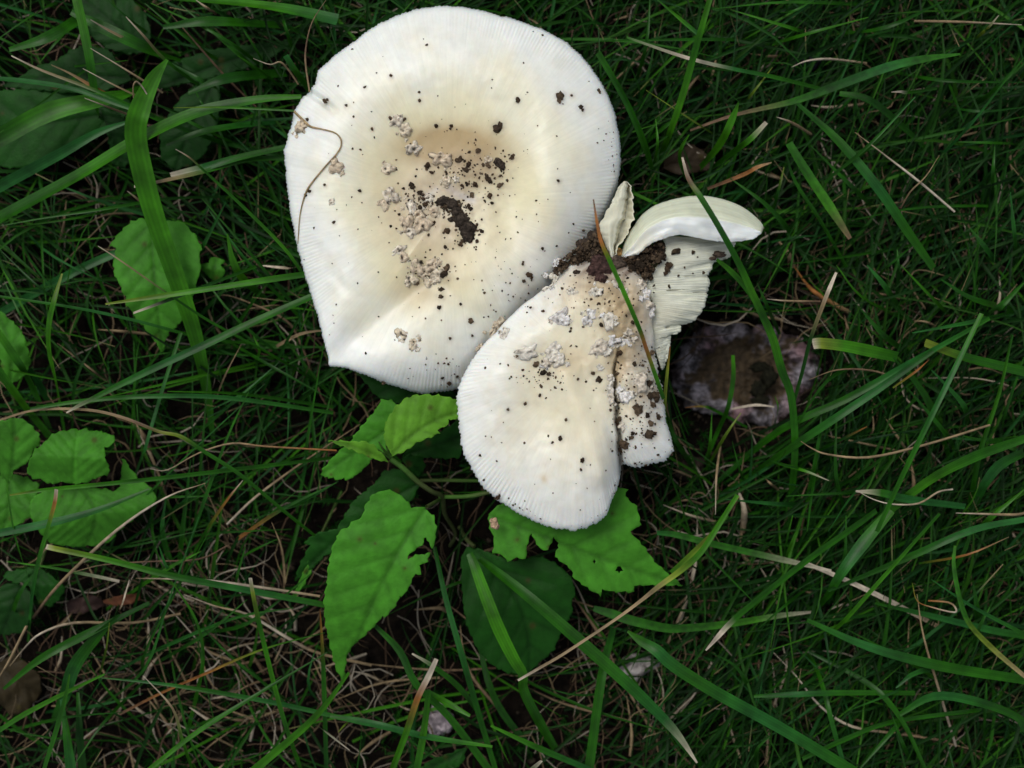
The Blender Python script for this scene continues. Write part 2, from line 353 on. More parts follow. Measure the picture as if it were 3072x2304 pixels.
big = empty('large_mushroom', W(1350, 600, GZ))
tag(big, 'large white mushroom with wide round dished cap, tan centre and dark crumbs', 'mushroom')
cap_a = build_cap(cap1, z1, stain1, big, 1500, 84, 300, 0.22, 1.7, 3)
stem(big, 1350, 600, 29, 110, 150)
small = empty('broken_mushroom', W(1745, 1090, GZ))
tag(small, 'smaller broken white mushroom with split cap overlapping the large cap, gills showing', 'mushroom')
cap_b = build_cap(cap2, z2, stain2, small, 1300, 84, 175, 0.5, 2.4, 5, True)
stem(small, 1760, 1060, 35, 90, 110)

# ---- ruled pieces of torn flesh
def ruled(name, top, bot, nu, nv, zf, colf, matr, parent, thick=1.0, ragged=1.2):
    A = resample(catmull(top, 160), nu); B = resample(catmull(bot, 160), nu)
    jag = lambda n, k: np.convolve(rng.normal(0, 1, n + 2), [.3, .4, .3], 'valid')[:, None] * k * np.array([1.0, .7])
    A = A + jag(nu, ragged * .4); B = B + jag(nu, ragged)
    V, Cc, F = [], [], []
    for j in range(nv):
        v = j / (nv - 1); P = A + (B - A) * v
        u = np.linspace(0, 1, nu); V.append(Wa(P[:, 0], P[:, 1], zf(u, v, P[:, 0], P[:, 1]))); Cc.append(colf(u, np.full(nu, v)))
    idx = np.arange(nu * nv).reshape(nv, nu)
    F = np.stack([idx[:-1, :-1], idx[1:, :-1], idx[1:, 1:], idx[:-1, 1:]], -1).reshape(-1, 4)
    o = mesh_obj(name, np.concatenate(V), F, matr, parent, np.concatenate(Cc))
    md = o.modifiers.new('thickness', 'SOLIDIFY'); md.thickness = thick * 0.001; md.offset = -1
    return o
Z51 = zone(1650, 520, 3.13)
flap_top = Z51([(665,792),(700,640),(790,490),(860,395),(950,320),(1060,270),(1200,232),(1330,212),(1460,211),(1600,236),(1740,282),(1850,342),(1950,425),(2003,495),(1990,555)])
flap_bot = Z51([(690,790),(760,778),(830,758),(885,715),(945,665),(1030,630),(1150,590),(1230,580),(1350,600),(1500,628),(1680,648),(1820,636),(1900,618),(1945,598),(1985,565)])
def flap_z(u, v, px, py):
    ends = np.clip(np.sin(np.clip(u, 0, 1) * math.pi), 0, 1) ** 0.35
    arch = np.interp(v, np.linspace(0, 1, 11), [-8.0, -5.0, -2.2, 0.6, 3.0, 4.3, 4.5, 4.4, 4.2, 3.9, 3.0])
    fine = 0.14 * math.sin(v * 40) * (1 if v < 0.5 else 0.2) * np.sin(u * 3.14) + 0.3 * np.sin(u * 13 + v * 3) * v * v + .7 * vn(u * 7, u * 0 + v * 3) + .25 * vn(u * 22, u * 0 + v * 7)
    return 36 + 3 * u + arch * ends + fine
def flap_c(u, v):
    a = np.array([0.76, 0.78, 0.60]); b_ = np.array([0.88, 0.885, 0.83]); y = np.array([0.82, 0.74, 0.55])
    c = a + (b_ - a) * sm(v, 0.47, 0.54)[:, None]
    c = c * (1 - (v < .5) * .10 * np.abs(np.sin(v * 44 + .8 * np.sin(u * 4))) + .05 * vn(u * 14, v * 30))[:, None]
    return c + (y - c) * (0.75 * np.exp(-((u - 0.16) / 0.12) ** 2) * sm(v, 0.3, 0.7))[:, None]
ruled('cap_flap', flap_top, flap_bot, 120, 60, flap_z, flap_c, M_cap, small, 0.7, 1.8)
fan_l = Z51([(1040,600),(1075,660),(1080,740),(1020,850),(930,960),(880,1010),(930,1150),(985,1260),(945,1350),(955,1500),(985,1660),(1040,1830)])
fan_r = Z51([(1500,620),(1700,640),(1725,670),(1680,775),(1545,815),(1510,900),(1468,955),(1492,1010),(1472,1100),(1462,1180),(1420,1285),(1370,1350),(1290,1398),(1200,1412),(1172,1402),(1222,1440),(1195,1488),(1125,1508),(1112,1640),(1085,1740),(1050,1835)])
def fan_z(u, v, px, py):
    return 34 - 3 * v - 5 * (u ** 1.5) + 2.0 * np.sin(u * 3.14) * math.sin(v * 3.14) + 0.30 * (0.25 + 0.75 * v) * np.abs(np.sin(u * 3.14159 * 74 + 1.2 * np.sin(u * 9) + 0.5 * math.sin(v * 5))) + 0.9 * vn(u * 9, u * 0 + v * 2) * v + .5 * vn(u * 40, u * 0 + v * 4) * v
def fan_c(u, v):
    c = np.array([0.86, 0.84, 0.65]) + np.outer(v, np.array([-0.02, 0.0, 0.0])); y = np.array([0.80, 0.70, 0.46])
    c = c * (1 + .10 * vn(u * 90, v * 2) + .05 * vn(u * 20, v * 5))[:, None]
    return c + (y - c) * (0.35 * np.exp(-((u - 0.62) / 0.1) ** 2 - ((v - 0.4) / 0.3) ** 2))[:, None]
ruled('gill_fan', fan_l, fan_r, 560, 26, fan_z, fan_c, M_gill, small, 0.7, 2.0)
strip_l = Z51([(700,78),(640,150),(600,240),(555,325),(505,420),(470,480),(490,580),(530,680),(575,785)])
strip_r = Z51([(720,75),(755,110),(772,180),(782,265),(786,400),(755,510),(705,590),(645,690),(600,800)])
ruled('torn_veil', strip_l, strip_r, 80, 36, lambda u, v, px, py: 30 + 5 * u + np.interp(v, [0, .3, .55, .66, .8, 1], [0, 3.2, 2.4, -3.5, -3.0, 1.0]) + 0.8 * np.sin(u * 11 + v * 4) * v + 0.10 * np.sin(v * 30 + u * 5),
      lambda u, v: np.tile([0.76, 0.72, 0.55], (len(u), 1)) * (1 - 0.16 * np.sin(u * 9 + v * 5) ** 2)[:, None], M_gill, small, 0.35, 3.0)

# ---------------------------------------------------------------- lumps: warts, crumbs, stones
def lump_geo(rx, ry, h, seed, n=18, rings=7, rough=0.35, rim=0.0, slit=0.0):
    """rounded irregular lump on z=0, returns verts in metres and faces; closed below"""
    r0 = random.Random(seed); off = r0.uniform(0, 50); sa = r0.uniform(0, 3.14)
    V, F = [], []
    for j in range(rings + 1):
        t = j / rings
        for i in range(n):
            a = 2 * math.pi * i / n
            k = 1 + rough * n3(math.cos(a) * 1.3 + off, math.sin(a) * 1.3, seed) + 0.35 * rough * n3(math.cos(a) * 4 + off, math.sin(a) * 4, seed)
            x = rx * t * k * math.cos(a); y = ry * t * k * math.sin(a)
            z = h * math.sqrt(max(0, 1 - t ** 2.6)) * (1 + rough * 1.3 * n3(x / rx * 2.2 + off, y / ry * 2.2, seed + .5))
            z += rim * h * math.exp(-((t - .72) / .16) ** 2) - rim * 0.6 * h * math.exp(-(t / .35) ** 2)
            if slit:
                q = (x * math.cos(sa) + y * math.sin(sa)) / rx; z -= slit * h * math.exp(-(q / .12) ** 2)
            if t == 1: z = -0.0004
            V.append((x, y, z))
    for j in range(rings):
        for i in range(n): F.append((j * n + i, (j + 1) * n + i, (j + 1) * n + (i + 1) % n, j * n + (i + 1) % n))
    F.append(tuple(rings * n + i for i in range(n - 1, -1, -1)))
    return V, F
def put_lump(name, parent, px, py, zmm, geo, rot, matr, base_col, var=0.0, dark=0.0, seed=0):
    V, F = geo; c, s_ = math.cos(rot), math.sin(rot); o = W(px, py, zmm)
    VV = [(o[0] + x * c - y * s_, o[1] + x * s_ + y * c, o[2] + z) for x, y, z in V]
    cols = []
    for x, y, z in V:
        f = 1 + var * n3(x * 2500, y * 2500, seed); dk = max(0.0, n3(x * 900 + 7, y * 900, seed + 2.2) - 0.05) * dark
        cols.append([max(0.01, ch * f * (1 - min(.92, dk * 3))) for ch in base_col])
    return mesh_obj(name, VV, F, matr, parent, cols)
mm = lambda p: p * S       # photo pixels -> metres
WARTC = [(0.78, 0.67, 0.51), (0.70, 0.58, 0.43), (0.82, 0.73, 0.60)]
Z54 = zone(1100, 350, 4.148); Z1 = zone(800, 0, 2.011); Z2 = zone(800, 500, 2.011); Z3 = zone(1300, 500, 2.011); Z4 = zone(1300, 900, 2.0733)
# (u, v, rx, ry) in photo pixels for radii
warts1 = [(Z54, 380, 40, 19, 13, .6), (Z54, 475, 160, 19, 17, 0), (Z54, 585, 390, 22, 17, 1.0), (Z54, 925, 525, 27, 21, 0), (Z54, 255, 650, 18, 16, .4), (Z54, 990, 800, 14, 14, 0),
          (Z54, 1110, 785, 9, 9, 0), (Z54, 290, 985, 17, 21, 0), (Z54, 215, 1110, 13, 15, 0), (Z54, 560, 1125, 14, 22, .2), (Z54, 770, 1020, 14, 11, 0), (Z54, 830, 1185, 15, 17, .3),
          (Z54, 660, 1230, 17, 16, .5), (Z54, 500, 1330, 18, 24, .3), (Z54, 690, 1350, 21, 22, .1), (Z54, 545, 1440, 15, 17, .4), (Z54, 1520, 525, 10, 9, 0),
          (Z2, 790, 510, 22, 11, .6), (Z2, 825, 550, 14, 13, 0), (Z2, 870, 685, 17, 15, 0), (Z2, 905, 600, 18, 24, .4), (Z2, 950, 640, 18, 17, 0), (Z2, 1000, 600, 22, 18, .3), (Z2, 1030, 660, 18, 20, 0),
          (Z2, 985, 690, 17, 15, .8), (Z2, 1020, 585, 12, 11, 0), (Z2, 808, 1015, 16, 18, .4), (Z2, 875, 1080, 13, 15, 0), (Z2, 918, 1042, 9, 6, .5),
          (Z1, 215, 770, 15, 22, .8), (Z1, 420, 1000, 17, 21, .5), (Z1, 395, 1215, 9, 8, 0), (Z2, 1390, 960, 15, 32, -.55), (Z2, 1375, 975, 17, 20, 0), (Z2, 1285, 1080, 11, 9, 0)]
warts2 = [(Z3, 770, 905, 24, 17, .5), (Z3, 790, 930, 15, 12, 0), (Z3, 945, 905, 15, 19, 0), (Z3, 1060, 925, 14, 20, .2), (Z3, 985, 755, 15, 14, 0), (Z3, 1095, 715, 16, 14, 0), (Z3, 1130, 740, 8, 12, 0),
          (Z3, 1250, 720, 13, 14, 0), (Z3, 1275, 770, 14, 16, .2), (Z3, 1290, 820, 14, 16, .2), (Z3, 1310, 870, 13, 15, 0), (Z3, 580, 1110, 29, 18, .3), (Z3, 720, 1115, 24, 17, .6), (Z3, 750, 1165, 23, 15, .3),
          (Z3, 690, 1190, 15, 12, 0), (Z3, 1000, 1090, 26, 17, .4), (Z3, 1040, 1120, 14, 11, 0), (Z3, 1080, 1045, 16, 12, .2), (Z3, 1140, 1050, 18, 13, 0), (Z3, 1200, 1040, 12, 9, 0), (Z3, 1180, 1000, 11, 9, 0),
          (Z3, 1255, 1300, 23, 23, .2), (Z3, 1065, 1330, 11, 22, 0), (Z3, 1070, 1400, 9, 16, 0), (Z3, 1125, 1345, 10, 11, 0), (Z3, 1160, 1385, 15, 18, .3), (Z3, 1200, 1370, 10, 9, 0), (Z3, 1140, 1560, 10, 13, 0),
          (Z3, 440, 1020, 13, 15, 0), (Z3, 690, 740, 17, 8, .6), (Z3, 830, 755, 10, 9, 0), (Z3, 740, 660, 14, 22, -.4), (Z3, 775, 595, 15, 15, 0), (Z3, 1060, 1270, 9, 8, 0), (Z3, 1010, 1215, 8, 7, 0), (Z3, 1090, 945, 12, 6, .1)]
ID = zone(0, 0, 1.0)
def satellites(ws, n):
    out = []
    for zn, u, v, rx, ry, rot in ws:
        px, py = zn([(u, v)])[0]
        for _ in range(n if min(rx, ry) > 11 else 1):
            a = random.uniform(0, 6.28); d = random.uniform(.8, 1.5) * max(rx, ry); out.append((ID, px + d * math.cos(a), py + d * math.sin(a), random.uniform(4, 9), random.uniform(3, 8), a))
    return ws + out
warts1 = satellites(warts1, 2); warts2 = satellites(warts2, 2)
for k, (zn, u, v, rx, ry, rot) in enumerate(warts1):
    px, py = zn([(u, v)])[0]; hh = random.uniform(0.4, 0.75)
    g = lump_geo(mm(rx) * 1.1, mm(ry) * 1.1, mm(min(rx, ry)) * hh, k + 1, n=24, rings=8, rough=0.75, rim=random.choice([0, 0, .2]), slit=random.choice([0, 0, .5]))
    put_lump('wart', cap_a, px, py, float(z1(px, py)) - 0.15, g, rot, M_wart, random.choice(WARTC), 0.3, 0.6, k)
for k, (zn, u, v, rx, ry, rot) in enumerate(warts2):
    px, py = zn([(u, v)])[0]; hh = random.uniform(0.3, 0.6)
    g = lump_geo(mm(rx) * 1.15, mm(ry) * 1.15, mm(min(rx, ry)) * hh, k + 60, n=24, rings=8, rough=0.8, rim=random.choice([0, .2, .5]), slit=random.choice([0, 0, .5]))
    put_lump('wart', cap_b, px, py, float(z2(px, py)) - 0.1, g, rot, M_wart, random.choice([(0.80, 0.74, 0.64), (0.72, 0.64, 0.53), (0.84, 0.80, 0.76)]), 0.4, 0.45, k)

# ---- soil specks (uncountable) and soil clumps
def ico(level=1):
    bm = bmesh.new(); bmesh.ops.create_icosphere(bm, subdivisions=level, radius=1.0)
    V = np.array([v.co[:] for v in bm.verts]); F = [[v.index for v in f.verts] for f in bm.faces]; bm.free(); return V, F
ICO1, ICO2, ICO3 = ico(1), ico(2), ico(3)
def speck_mesh(name, parent, items, label):
    V, F, Cc = [], [], []; n = 0
    for (px, py, z, r) in items:
        iv, jf = ICO2 if r > 6 else ICO1
        k = rng.uniform(0.6, 1.35, (len(iv), 1)); sc = np.array([rng.uniform(.7, 1.3), rng.uniform(.7, 1.3), rng.uniform(.45, .8)])
        a = rng.uniform(0, 6.28); vv = iv * k * sc * mm(r); rot = np.array([[math.cos(a), -math.sin(a), 0], [math.sin(a), math.cos(a), 0], [0, 0, 1]])
        V.append(vv @ rot.T + np.array(W(px, py, z))); F += [[q + n for q in f] for f in jf]; n += len(iv)
        base = np.array([0.042, 0.029, 0.018]) * rng.uniform(.45, 2.4) if rng.random() < .8 else np.array([0.05, 0.031, 0.018]) * rng.uniform(.6, 1.4)
        Cc.append(np.tile(base, (len(iv), 1)))
    o = mesh_obj(name, np.concatenate(V), F, M_soilc, parent, np.concatenate(Cc), smooth=False)
    return tag(o, label, kind='stuff')
def spots(zn, pts): return [(*zn([(u, v)])[0], r) for u, v, r in pts]
sp1 = spots(Z54, [(65,150,4),(865,115,6),(1055,118,6),(1625,145,14),(1660,105,9),(1815,500,8),(1820,480,6),(1385,425,7),(1275,440,5),(1600,390,4),(1345,605,4),(1265,590,9),(1240,665,10),(1210,650,7),(1510,605,8),
    (1500,760,9),(1530,790,8),(1545,815,5),(1660,740,5),(1655,860,7),(1690,840,5),(1750,795,4),(1310,975,7),(1530,990,8),(1560,1075,6),(1475,1055,5),(755,610,8),(745,650,6),(625,655,4),(610,740,4),(560,850,9),(570,880,7),
    (660,940,7),(700,975,6),(390,830,3),(405,1215,4),(370,1390,4),(830,1330,8),(960,1250,5),(1240,1210,5),(1295,1150,7),(1270,1110,7),(1000,1420,11),(960,1440,6),(770,1470,5),(970,1505,4),(1435,1430,6),(1400,1470,4),
    (1375,1550,5),(980,1620,6),(1075,1640,4),(1170,1590,7),(545,1045,7),(730,1090,8),(710,1040,5),(880,1165,5),(290,15,6),(470,35,6),(1150,540,9),(1170,510,6),(1220,555,6),(1240,830,6),(1190,860,6),(1350,840,8),(1370,860,6),(1450,600,5)])
sp1 += spots(Z1, [(516,297,4),(430,520,3),(662,440,3),(920,555,4),(922,607,5),(355,608,8),(368,602,5),(480,635,5),(1515,605,7),(1510,595,6),(1770,580,11),(1765,605,8),(1840,575,5),(1895,645,7),(1905,665,6),(2005,550,7),(1608,190,3),(1550,380,3),
    (635,778,5),(567,903,4),(350,1115,6),(258,1155,6),(235,1178,5),(405,1340,6),(245,720,6),(1995,862,3),(1750,820,3),(1760,1090,6),(1850,1350,4),(1910,1390,5),(1750,1483,4),(1545,1590,5),(1665,1500,5),(965,270,4),(590,525,6),(750,455,5),(560,1150,5),(285,1375,4)])
sp1 += spots(Z2, [(420,832,4),(548,703,3),(1545,590,4),(1550,690,7),(1580,650,8),(1600,670,6),(1230,930,8),(1105,1035,6),(1240,1018,5),(1170,830,5),(705,1300,8),(1050,785,8),(1040,850,7),(1055,740,7),(1085,610,12),(1070,650,12),(905,700,8),(1100,1305,7),(1150,1265,5),(1060,1275,5),(920,850,3)])
chunk = Z54([(930,1040),(1060,1090),(1130,1190),(1190,1310),(1260,1400),(1275,1520)])
for _ in range(230):
    k = rng.uniform(0, 4.99); i = int(k); f = k - i; w_ = rng.normal(0, 14)
    px = chunk[i][0] + (chunk[i + 1][0] - chunk[i][0]) * f + w_; py = chunk[i][1] + (chunk[i + 1][1] - chunk[i][1]) * f - w_ * .4 + rng.normal(0, 6)
    sp1.append((px, py, abs(rng.normal(2.2, 1.6)) + 1.2))
for cx, cy, sx, n_ in ((1440, 520, 42, 60), (1330, 505, 30, 30), (1260, 640, 34, 60), (1290, 815, 26, 70), (1240, 590, 22, 20)):
    for _ in range(n_): sp1.append((rng.normal(cx, sx), rng.normal(cy, sx * .8), abs(rng.normal(1.6, 1.4)) + 1.0))
for _ in range(330):
    q = rng.random()
    if q < .45: px, py = rng.normal(1370, 130), rng.normal(590, 140)
    elif q < .62: px, py = rng.normal(1560, 70), rng.normal(900, 70)
    elif q < .72: px, py = rng.normal(1340, 60), rng.normal(1110, 30)
    elif q < .8: px, py = rng.normal(1840, 14), rng.normal(420, 60)
    else: px, py = rng.uniform(900, 1850), rng.uniform(100, 1150)
    if cap1.t(px, py) < .98: sp1.append((px, py, abs(rng.normal(1.2, 1.0)) + 0.9))
smear(cap_a, sp1)
speck_mesh('soil_specks', cap_a, [(x, y, float(z1(x, y)) + 0.08, r * .92) for x, y, r in sp1], 'fine dark soil specks scattered over the large cap')
sp2 = spots(Z4, [(605,48,6),(685,70,5),(520,350,5),(465,405,4),(663,593,5),(700,610,3),(572,645,5),(463,680,6),(827,745,5),(435,762,3),(567,890,4),(930,995,8),(918,1055,6),(978,1025,3),(740,885,5),(790,860,7),(715,845,4),(1030,495,8),(993,455,7),(640,400,8),(690,450,9),(720,460,7),
    (1270,680,13),(1380,600,16),(1360,650,10),(1395,730,10),(1350,770,9),(1330,720,8),(1345,835,12),(1375,830,7),(1240,830,8),(1230,855,7),(1150,760,9),(1160,740,8),(1190,895,12),(1170,930,8),(1195,910,8),(405,1225,8),(385,1230,5),(1155,1140,6),(1045,155,6),(1240,140,7),(840,150,5),(1145,460,6),(1250,400,7),(1300,405,6),(1160,330,10),(1400,470,6),(1340,520,10),(1355,330,8),(1255,1015,5),(1320,1025,5),(1480,960,5),(1110,940,4),(1250,540,5),(1130,560,8),(1130,620,8),(1140,680,9),(1345,600,9)])
for _ in range(560):
    q = rng.random()
    if q < .35: px, py = rng.normal(1930, 40), rng.normal(1180, 90)
    elif q < .6: px, py = rng.normal(1800, 90), rng.normal(880, 50)
    elif q < .68: px, py = rng.normal(1640, 50), rng.normal(1130, 20)
    elif q < .76: a = rng.uniform(0.4, 2.3); rr_ = float(cap2.rad(np.array(a))) * rng.uniform(.95, .985); px, py = 1745 + rr_ * math.cos(a), 1090 + rr_ * math.sin(a)
    elif q < .86: px, py = rng.normal(1855, 14), rng.uniform(1060, 1380)
    else: px, py = rng.uniform(1400, 2000), rng.uniform(800, 1560)
    if cap2.t(px, py) < .985: sp2.append((px, py, abs(rng.normal(1.3, 1.2)) + 0.9))
fan_sp = spots(Z51, [(1180,735,10),(1205,728,7),(1345,740,6),(1385,785,3),(1265,885,4),(1205,960,3),(1110,870,10),(1130,860,7),(1085,940,8),(1100,905,8),(1120,1060,5),(975,1055,4),(975,1120,3),(1345,940,3),(1440,930,4),(950,980,7)])
smear(cap_b, sp2)
speck_mesh('soil_specks', cap_b, [(x, y, float(z2(x, y)) + 0.08, r * .95) for x, y, r in sp2] + [(x, y, 35.6 - (x - 1950) * .008, r) for x, y, r in fan_sp],
           'fine dark soil specks crowded over the split cap')
soil_poly = Z51([(250,700),(420,560),(480,640),(560,760),(700,790),(930,680),(1060,640),(1090,780),(1000,880),(900,1000),(820,940),(640,900),(560,980),(440,1040),(340,960),(380,860),(200,860),(60,960),(40,860)])
sc = []
while len(sc) < 800:
    x, y = rng.uniform(1655, 2005), rng.uniform(690, 860)
    if inside(x, y, soil_poly): sc.append((x, y, rng.uniform(34.5, 38.5), abs(rng.normal(2.6, 1.8)) + 1.2))
speck_mesh('soil_specks', small, sc, 'dark crumbling soil packed between the two caps')
def clump(parent, px, py, z, rx, ry, rz, seed, col_=(0.042, 0.032, 0.024), rot=0.0, lv=ICO3, name='soil_clump'):
    iv, jf = lv; r0 = seed * 3.7
    k = np.array([1 + 0.45 * n3(v[0] * 1.6 + r0, v[1] * 1.6, v[2] * 1.6) + 0.35 * n3(v[0] * 4 + r0, v[1] * 4, v[2] * 4) + 0.2 * n3(v[0] * 9 + r0, v[1] * 9, v[2] * 9) for v in iv])[:, None]
    vv = iv * k * np.array([mm(rx), mm(ry), mm(rz)]); rm = np.array([[math.cos(rot), -math.sin(rot), 0], [math.sin(rot), math.cos(rot), 0], [0, 0, 1]])
    cc = np.array([[c * (1 + 1.2 * max(-.6, n3(v[0] * 5 + r0, v[1] * 5, v[2] * 5 + 9))) for c in col_] for v in iv])
    return mesh_obj(name, vv @ rm.T + np.array(W(px, py, z)), jf, M_soilc, parent, cc)
for k, (u, v, rx, ry, rot) in enumerate([(950, 1045, 20, 15, .3), (1060, 1090, 17, 17, 0), (1120, 1180, 17, 22, .3), (1180, 1300, 24, 26, .2), (1250, 1400, 26, 26, 0), (1270, 1500, 19, 22, .2), (1060, 1280, 12, 9, 0), (1660, 590, 13, 20, .5), (1620, 560, 9, 12, 0)]):
    px, py = Z54([(u, v)])[0]; clump(cap_a, px, py, float(z1(px, py)) + .2, rx * .82, ry * .82, min(rx, ry) * .42, k + 1, rot=rot)
for k, (u, v, rx, ry, rz, c) in enumerate([(330,680,28,32,24,0), (420,640,30,40,26,0), (400,760,34,36,26,1), (470,830,34,28,22,2), (420,920,30,26,18,2), (520,900,34,26,20,2), (480,990,24,20,12,2), (600,850,40,26,20,1), (700,840,40,24,22,0),
        (800,860,38,30,22,0), (880,880,30,36,20,0), (870,780,30,22,20,1), (960,760,28,34,18,0), (1040,760,22,40,16,0), (1020,660,20,14,12,1), (900,960,18,26,14,0), (250,930,12,9,8,0), (640,760,16,24,16,3), (1590,760,24,12,10,1), (1530,800,14,7,8,1), (300,800,22,20,18,0), (120,850,18,12,12,0), (60,920,12,14,10,0)]):
    px, py = Z51([(u, v)])[0]; cc = [(0.045, 0.032, 0.024), (0.085, 0.062, 0.046), (0.055, 0.030, 0.026), (0.22, 0.13, 0.045)][c]; rx, ry, rz = rx * .72, ry * .72, rz * .7
    zz = float(z2(px, py)) if cap2.t(px, py) < .97 else 33.5
    clump(small, px, py, max(zz, 32.5) + .1, rx, ry, rz, k + 30, cc)

# ---------------------------------------------------------------- blades and stalks
PAL = {'g': (0.016, 0.100, 0.003), 'b': (0.038, 0.175, 0.005), 'k': (0.008, 0.062, 0.003), 's': (0.016, 0.108, 0.018), 'y': (0.16, 0.22, 0.02),  # 's' is green with a bluish sheen put into the colour
       'd': (0.29, 0.21, 0.115), 'w': (0.52, 0.45, 0.35), 'o': (0.30, 0.12, 0.03), 'n': (0.14, 0.085, 0.05)}
def path_geo(pts, width, zs, cols, kind='blade', roll=0.0, taper=(0.12, 0.6), seed=0, segs=4, fold=0.22):
    """pts photo pixels from tip to base; zs heights in mm along it; cols palette letters along it"""
    n = max(8, segs * (len(pts) - 1) + 1); P = catmull(pts, n); s = np.linspace(0, 1, n)
    z = np.interp(s, np.linspace(0, 1, len(zs)), zs); z = np.convolve(np.r_[z[0], z, z[-1]], [.25, .5, .25], 'valid'); z = lower(z)
    wd = np.atleast_1d(width).astype(float); wd = np.interp(s, np.linspace(0, 1, len(wd)), wd)
    if taper: wd = wd * np.interp(s, [0, taper[1], 1], [taper[0], 1, 0.85]) ** 0.8
    C3 = np.array([PAL[c] for c in cols]); cc = np.stack([np.interp(s, np.linspace(0, 1, len(cols)), C3[:, k]) for k in range(3)], -1)
    p3 = Wa(P[:, 0], P[:, 1], z); T = np.gradient(p3, axis=0); T /= np.linalg.norm(T, axis=1)[:, None] + 1e-9
    side = np.cross(T, [0, 0, 1.0]); side /= np.linalg.norm(side, axis=1)[:, None] + 1e-9; up = np.cross(side, T)
    r = roll + 0.35 * np.sin(s * 3 + seed)
    sd = side * np.cos(r)[:, None] + up * np.sin(r)[:, None]; un = np.cross(sd, T)
    hw = (wd * 0.5 * S * (1 if kind == 'tube' else .82))[:, None]; V, F, Cc = [], [], []
    cc = cc * (1 + .22 * vn(s * len(pts) * 3.1 + seed, seed * 1.7))[:, None]
    if kind == 'tube':
        for a in range(5):
            t = 2 * math.pi * a / 5; V.append(p3 + hw * (math.cos(t) * side + math.sin(t) * up)); Cc.append(cc)
        m_ = 5; wrap = True
    else:
        for a, (q, lift, br) in enumerate(((-1, 0, 1.0), (-.5, -fold * .55, 1.06), (0, -fold, .86), (.5, -fold * .55, 1.06), (1, 0, 1.0))):
            V.append(p3 + hw * (q * sd + lift * un)); Cc.append(np.c_[cc * br, np.full(n, (q + 1) / 2)])
        m_ = 5; wrap = False
    V = np.stack(V, 1).reshape(-1, 3); Cc = np.stack(Cc, 1); Cc = Cc.reshape(-1, Cc.shape[-1])
    for i in range(n - 1):
        for a in range(m_ if wrap else m_ - 1):
            b_ = (a + 1) % m_; F.append([i * m_ + a, i * m_ + b_, (i + 1) * m_ + b_, (i + 1) * m_ + a])
    return V, F, Cc
LANDMARKS = [('the large cap', 1330, 560, 560), ('the split cap', 1760, 1150, 480), ('the pit', 2250, 1130, 330), ('the round leaves', 170, 1450, 330), ('the toothed seedling', 1250, 1600, 420),
             ('the pale lump', 1900, 2010, 260), ('the dock leaf', 470, 830, 300), ('the shaded leaves', 250, 330, 420), ('the bleached leaf', 2600, 1790, 420), ('the dark pebble', 2420, 190, 420),
             ('the bark flake', 365, 1800, 330), ('the matted stalks', 560, 2050, 420), ('the rusty leaf', 2220, 530, 330), ('the leaf scrap', 2060, 470, 300)]
def near(px, py):
    return min(LANDMARKS, key=lambda l: math.hypot(px - l[1], py - l[2]) / l[3])[0]
SEEN = {}
def blade(pts, width, cols='g', zs=(30, 32, 4), kind='blade', label=None, roll=None, **kw):
    i = len(SEEN) + sum(SEEN.values()); roll = random.uniform(-.4, .4) if roll is None else roll
    V, F, Cc = path_geo(pts, width, zs, cols, kind, roll, seed=i * 1.3, **kw)
    dead = cols[-1] in 'dwon'; nm = ('dry_stalk' if kind == 'tube' else 'dead_grass_leaf') if dead else 'grass_blade'
    base = V[-3]; o = empty_free(nm, V, F, Cc, M_dry if dead else M_blade, base)
    w_ = float(np.max(width)); L = sum(math.hypot(b[0] - a[0], b[1] - a[1]) for a, b in zip(pts[:-1], pts[1:]))
    mid = pts[len(pts) // 2]
    if label is None:
        wd = 'broad' if w_ >= 26 else 'narrow' if w_ >= 13 else 'hair-thin'
        ln = 'long' if L > 520 else 'short' if L < 240 else 'mid-length'
        hue = {'g': 'green', 'b': 'bright green', 'k': 'dark green', 's': 'bluish green', 'y': 'yellow-green', 'd': 'tan', 'w': 'bleached', 'o': 'rust-coloured', 'n': 'brown'}[cols[-1]]
        tip = ' with dried tip' if (not dead and cols[0] in 'dwoyn') else ''
        dx, dy = pts[-1][0] - pts[0][0], pts[-1][1] - pts[0][1]; bend = math.hypot(dx, dy) < 0.965 * L
        A_, B_, C_ = near(*pts[-1]), near(*mid), near(*pts[0])
        rel = f'by {B_}' if A_ == C_ else f'from {A_} toward {C_}'
        noun = ('dry stalk' if kind == 'tube' else 'dead grass leaf') if dead else 'grass blade'
        label = f"{wd} {ln} {hue} {'bent' if bend else 'straight'} {noun}{tip} {rel}"
        if len(label.split()) > 16: label = label.replace(' straight', '').replace(' bent', '')
        if len(label.split()) > 16: label = label.replace(' mid-length', '').replace(' long ', ' ').replace(' short ', ' ')
        group = f"{noun}s {rel}"
    else: group = 'grass blades' if not dead else 'dry stalks'
    SEEN[label] = SEEN.get(label, 0) + 1
    return tag(o, label, 'dry grass' if dead else 'grass blade', group)
def empty_free(name, V, F, Cc, matr, base):
    o = mesh_obj(name, V - base, F, matr, None, Cc); o.location = base; return o

Z5 = zone(0, 0, 2.212); Z6 = zone(0, 600, 2.212); Z7 = zone(0, 1150, 2.0109); Z8 = zone(900, 1150, 1.8433); Z9 = zone(0, 1550, 2.0109); Z10 = zone(1000, 1650, 2.011)
Z11 = zone(2000, 1550, 2.0634); Z12 = zone(2000, 800, 2.0634); Z13 = zone(1800, 0, 1.739); Z53 = zone(900, 1100, 4.0218); Z55 = zone(0, 1200, 2.552)
EDGE = None
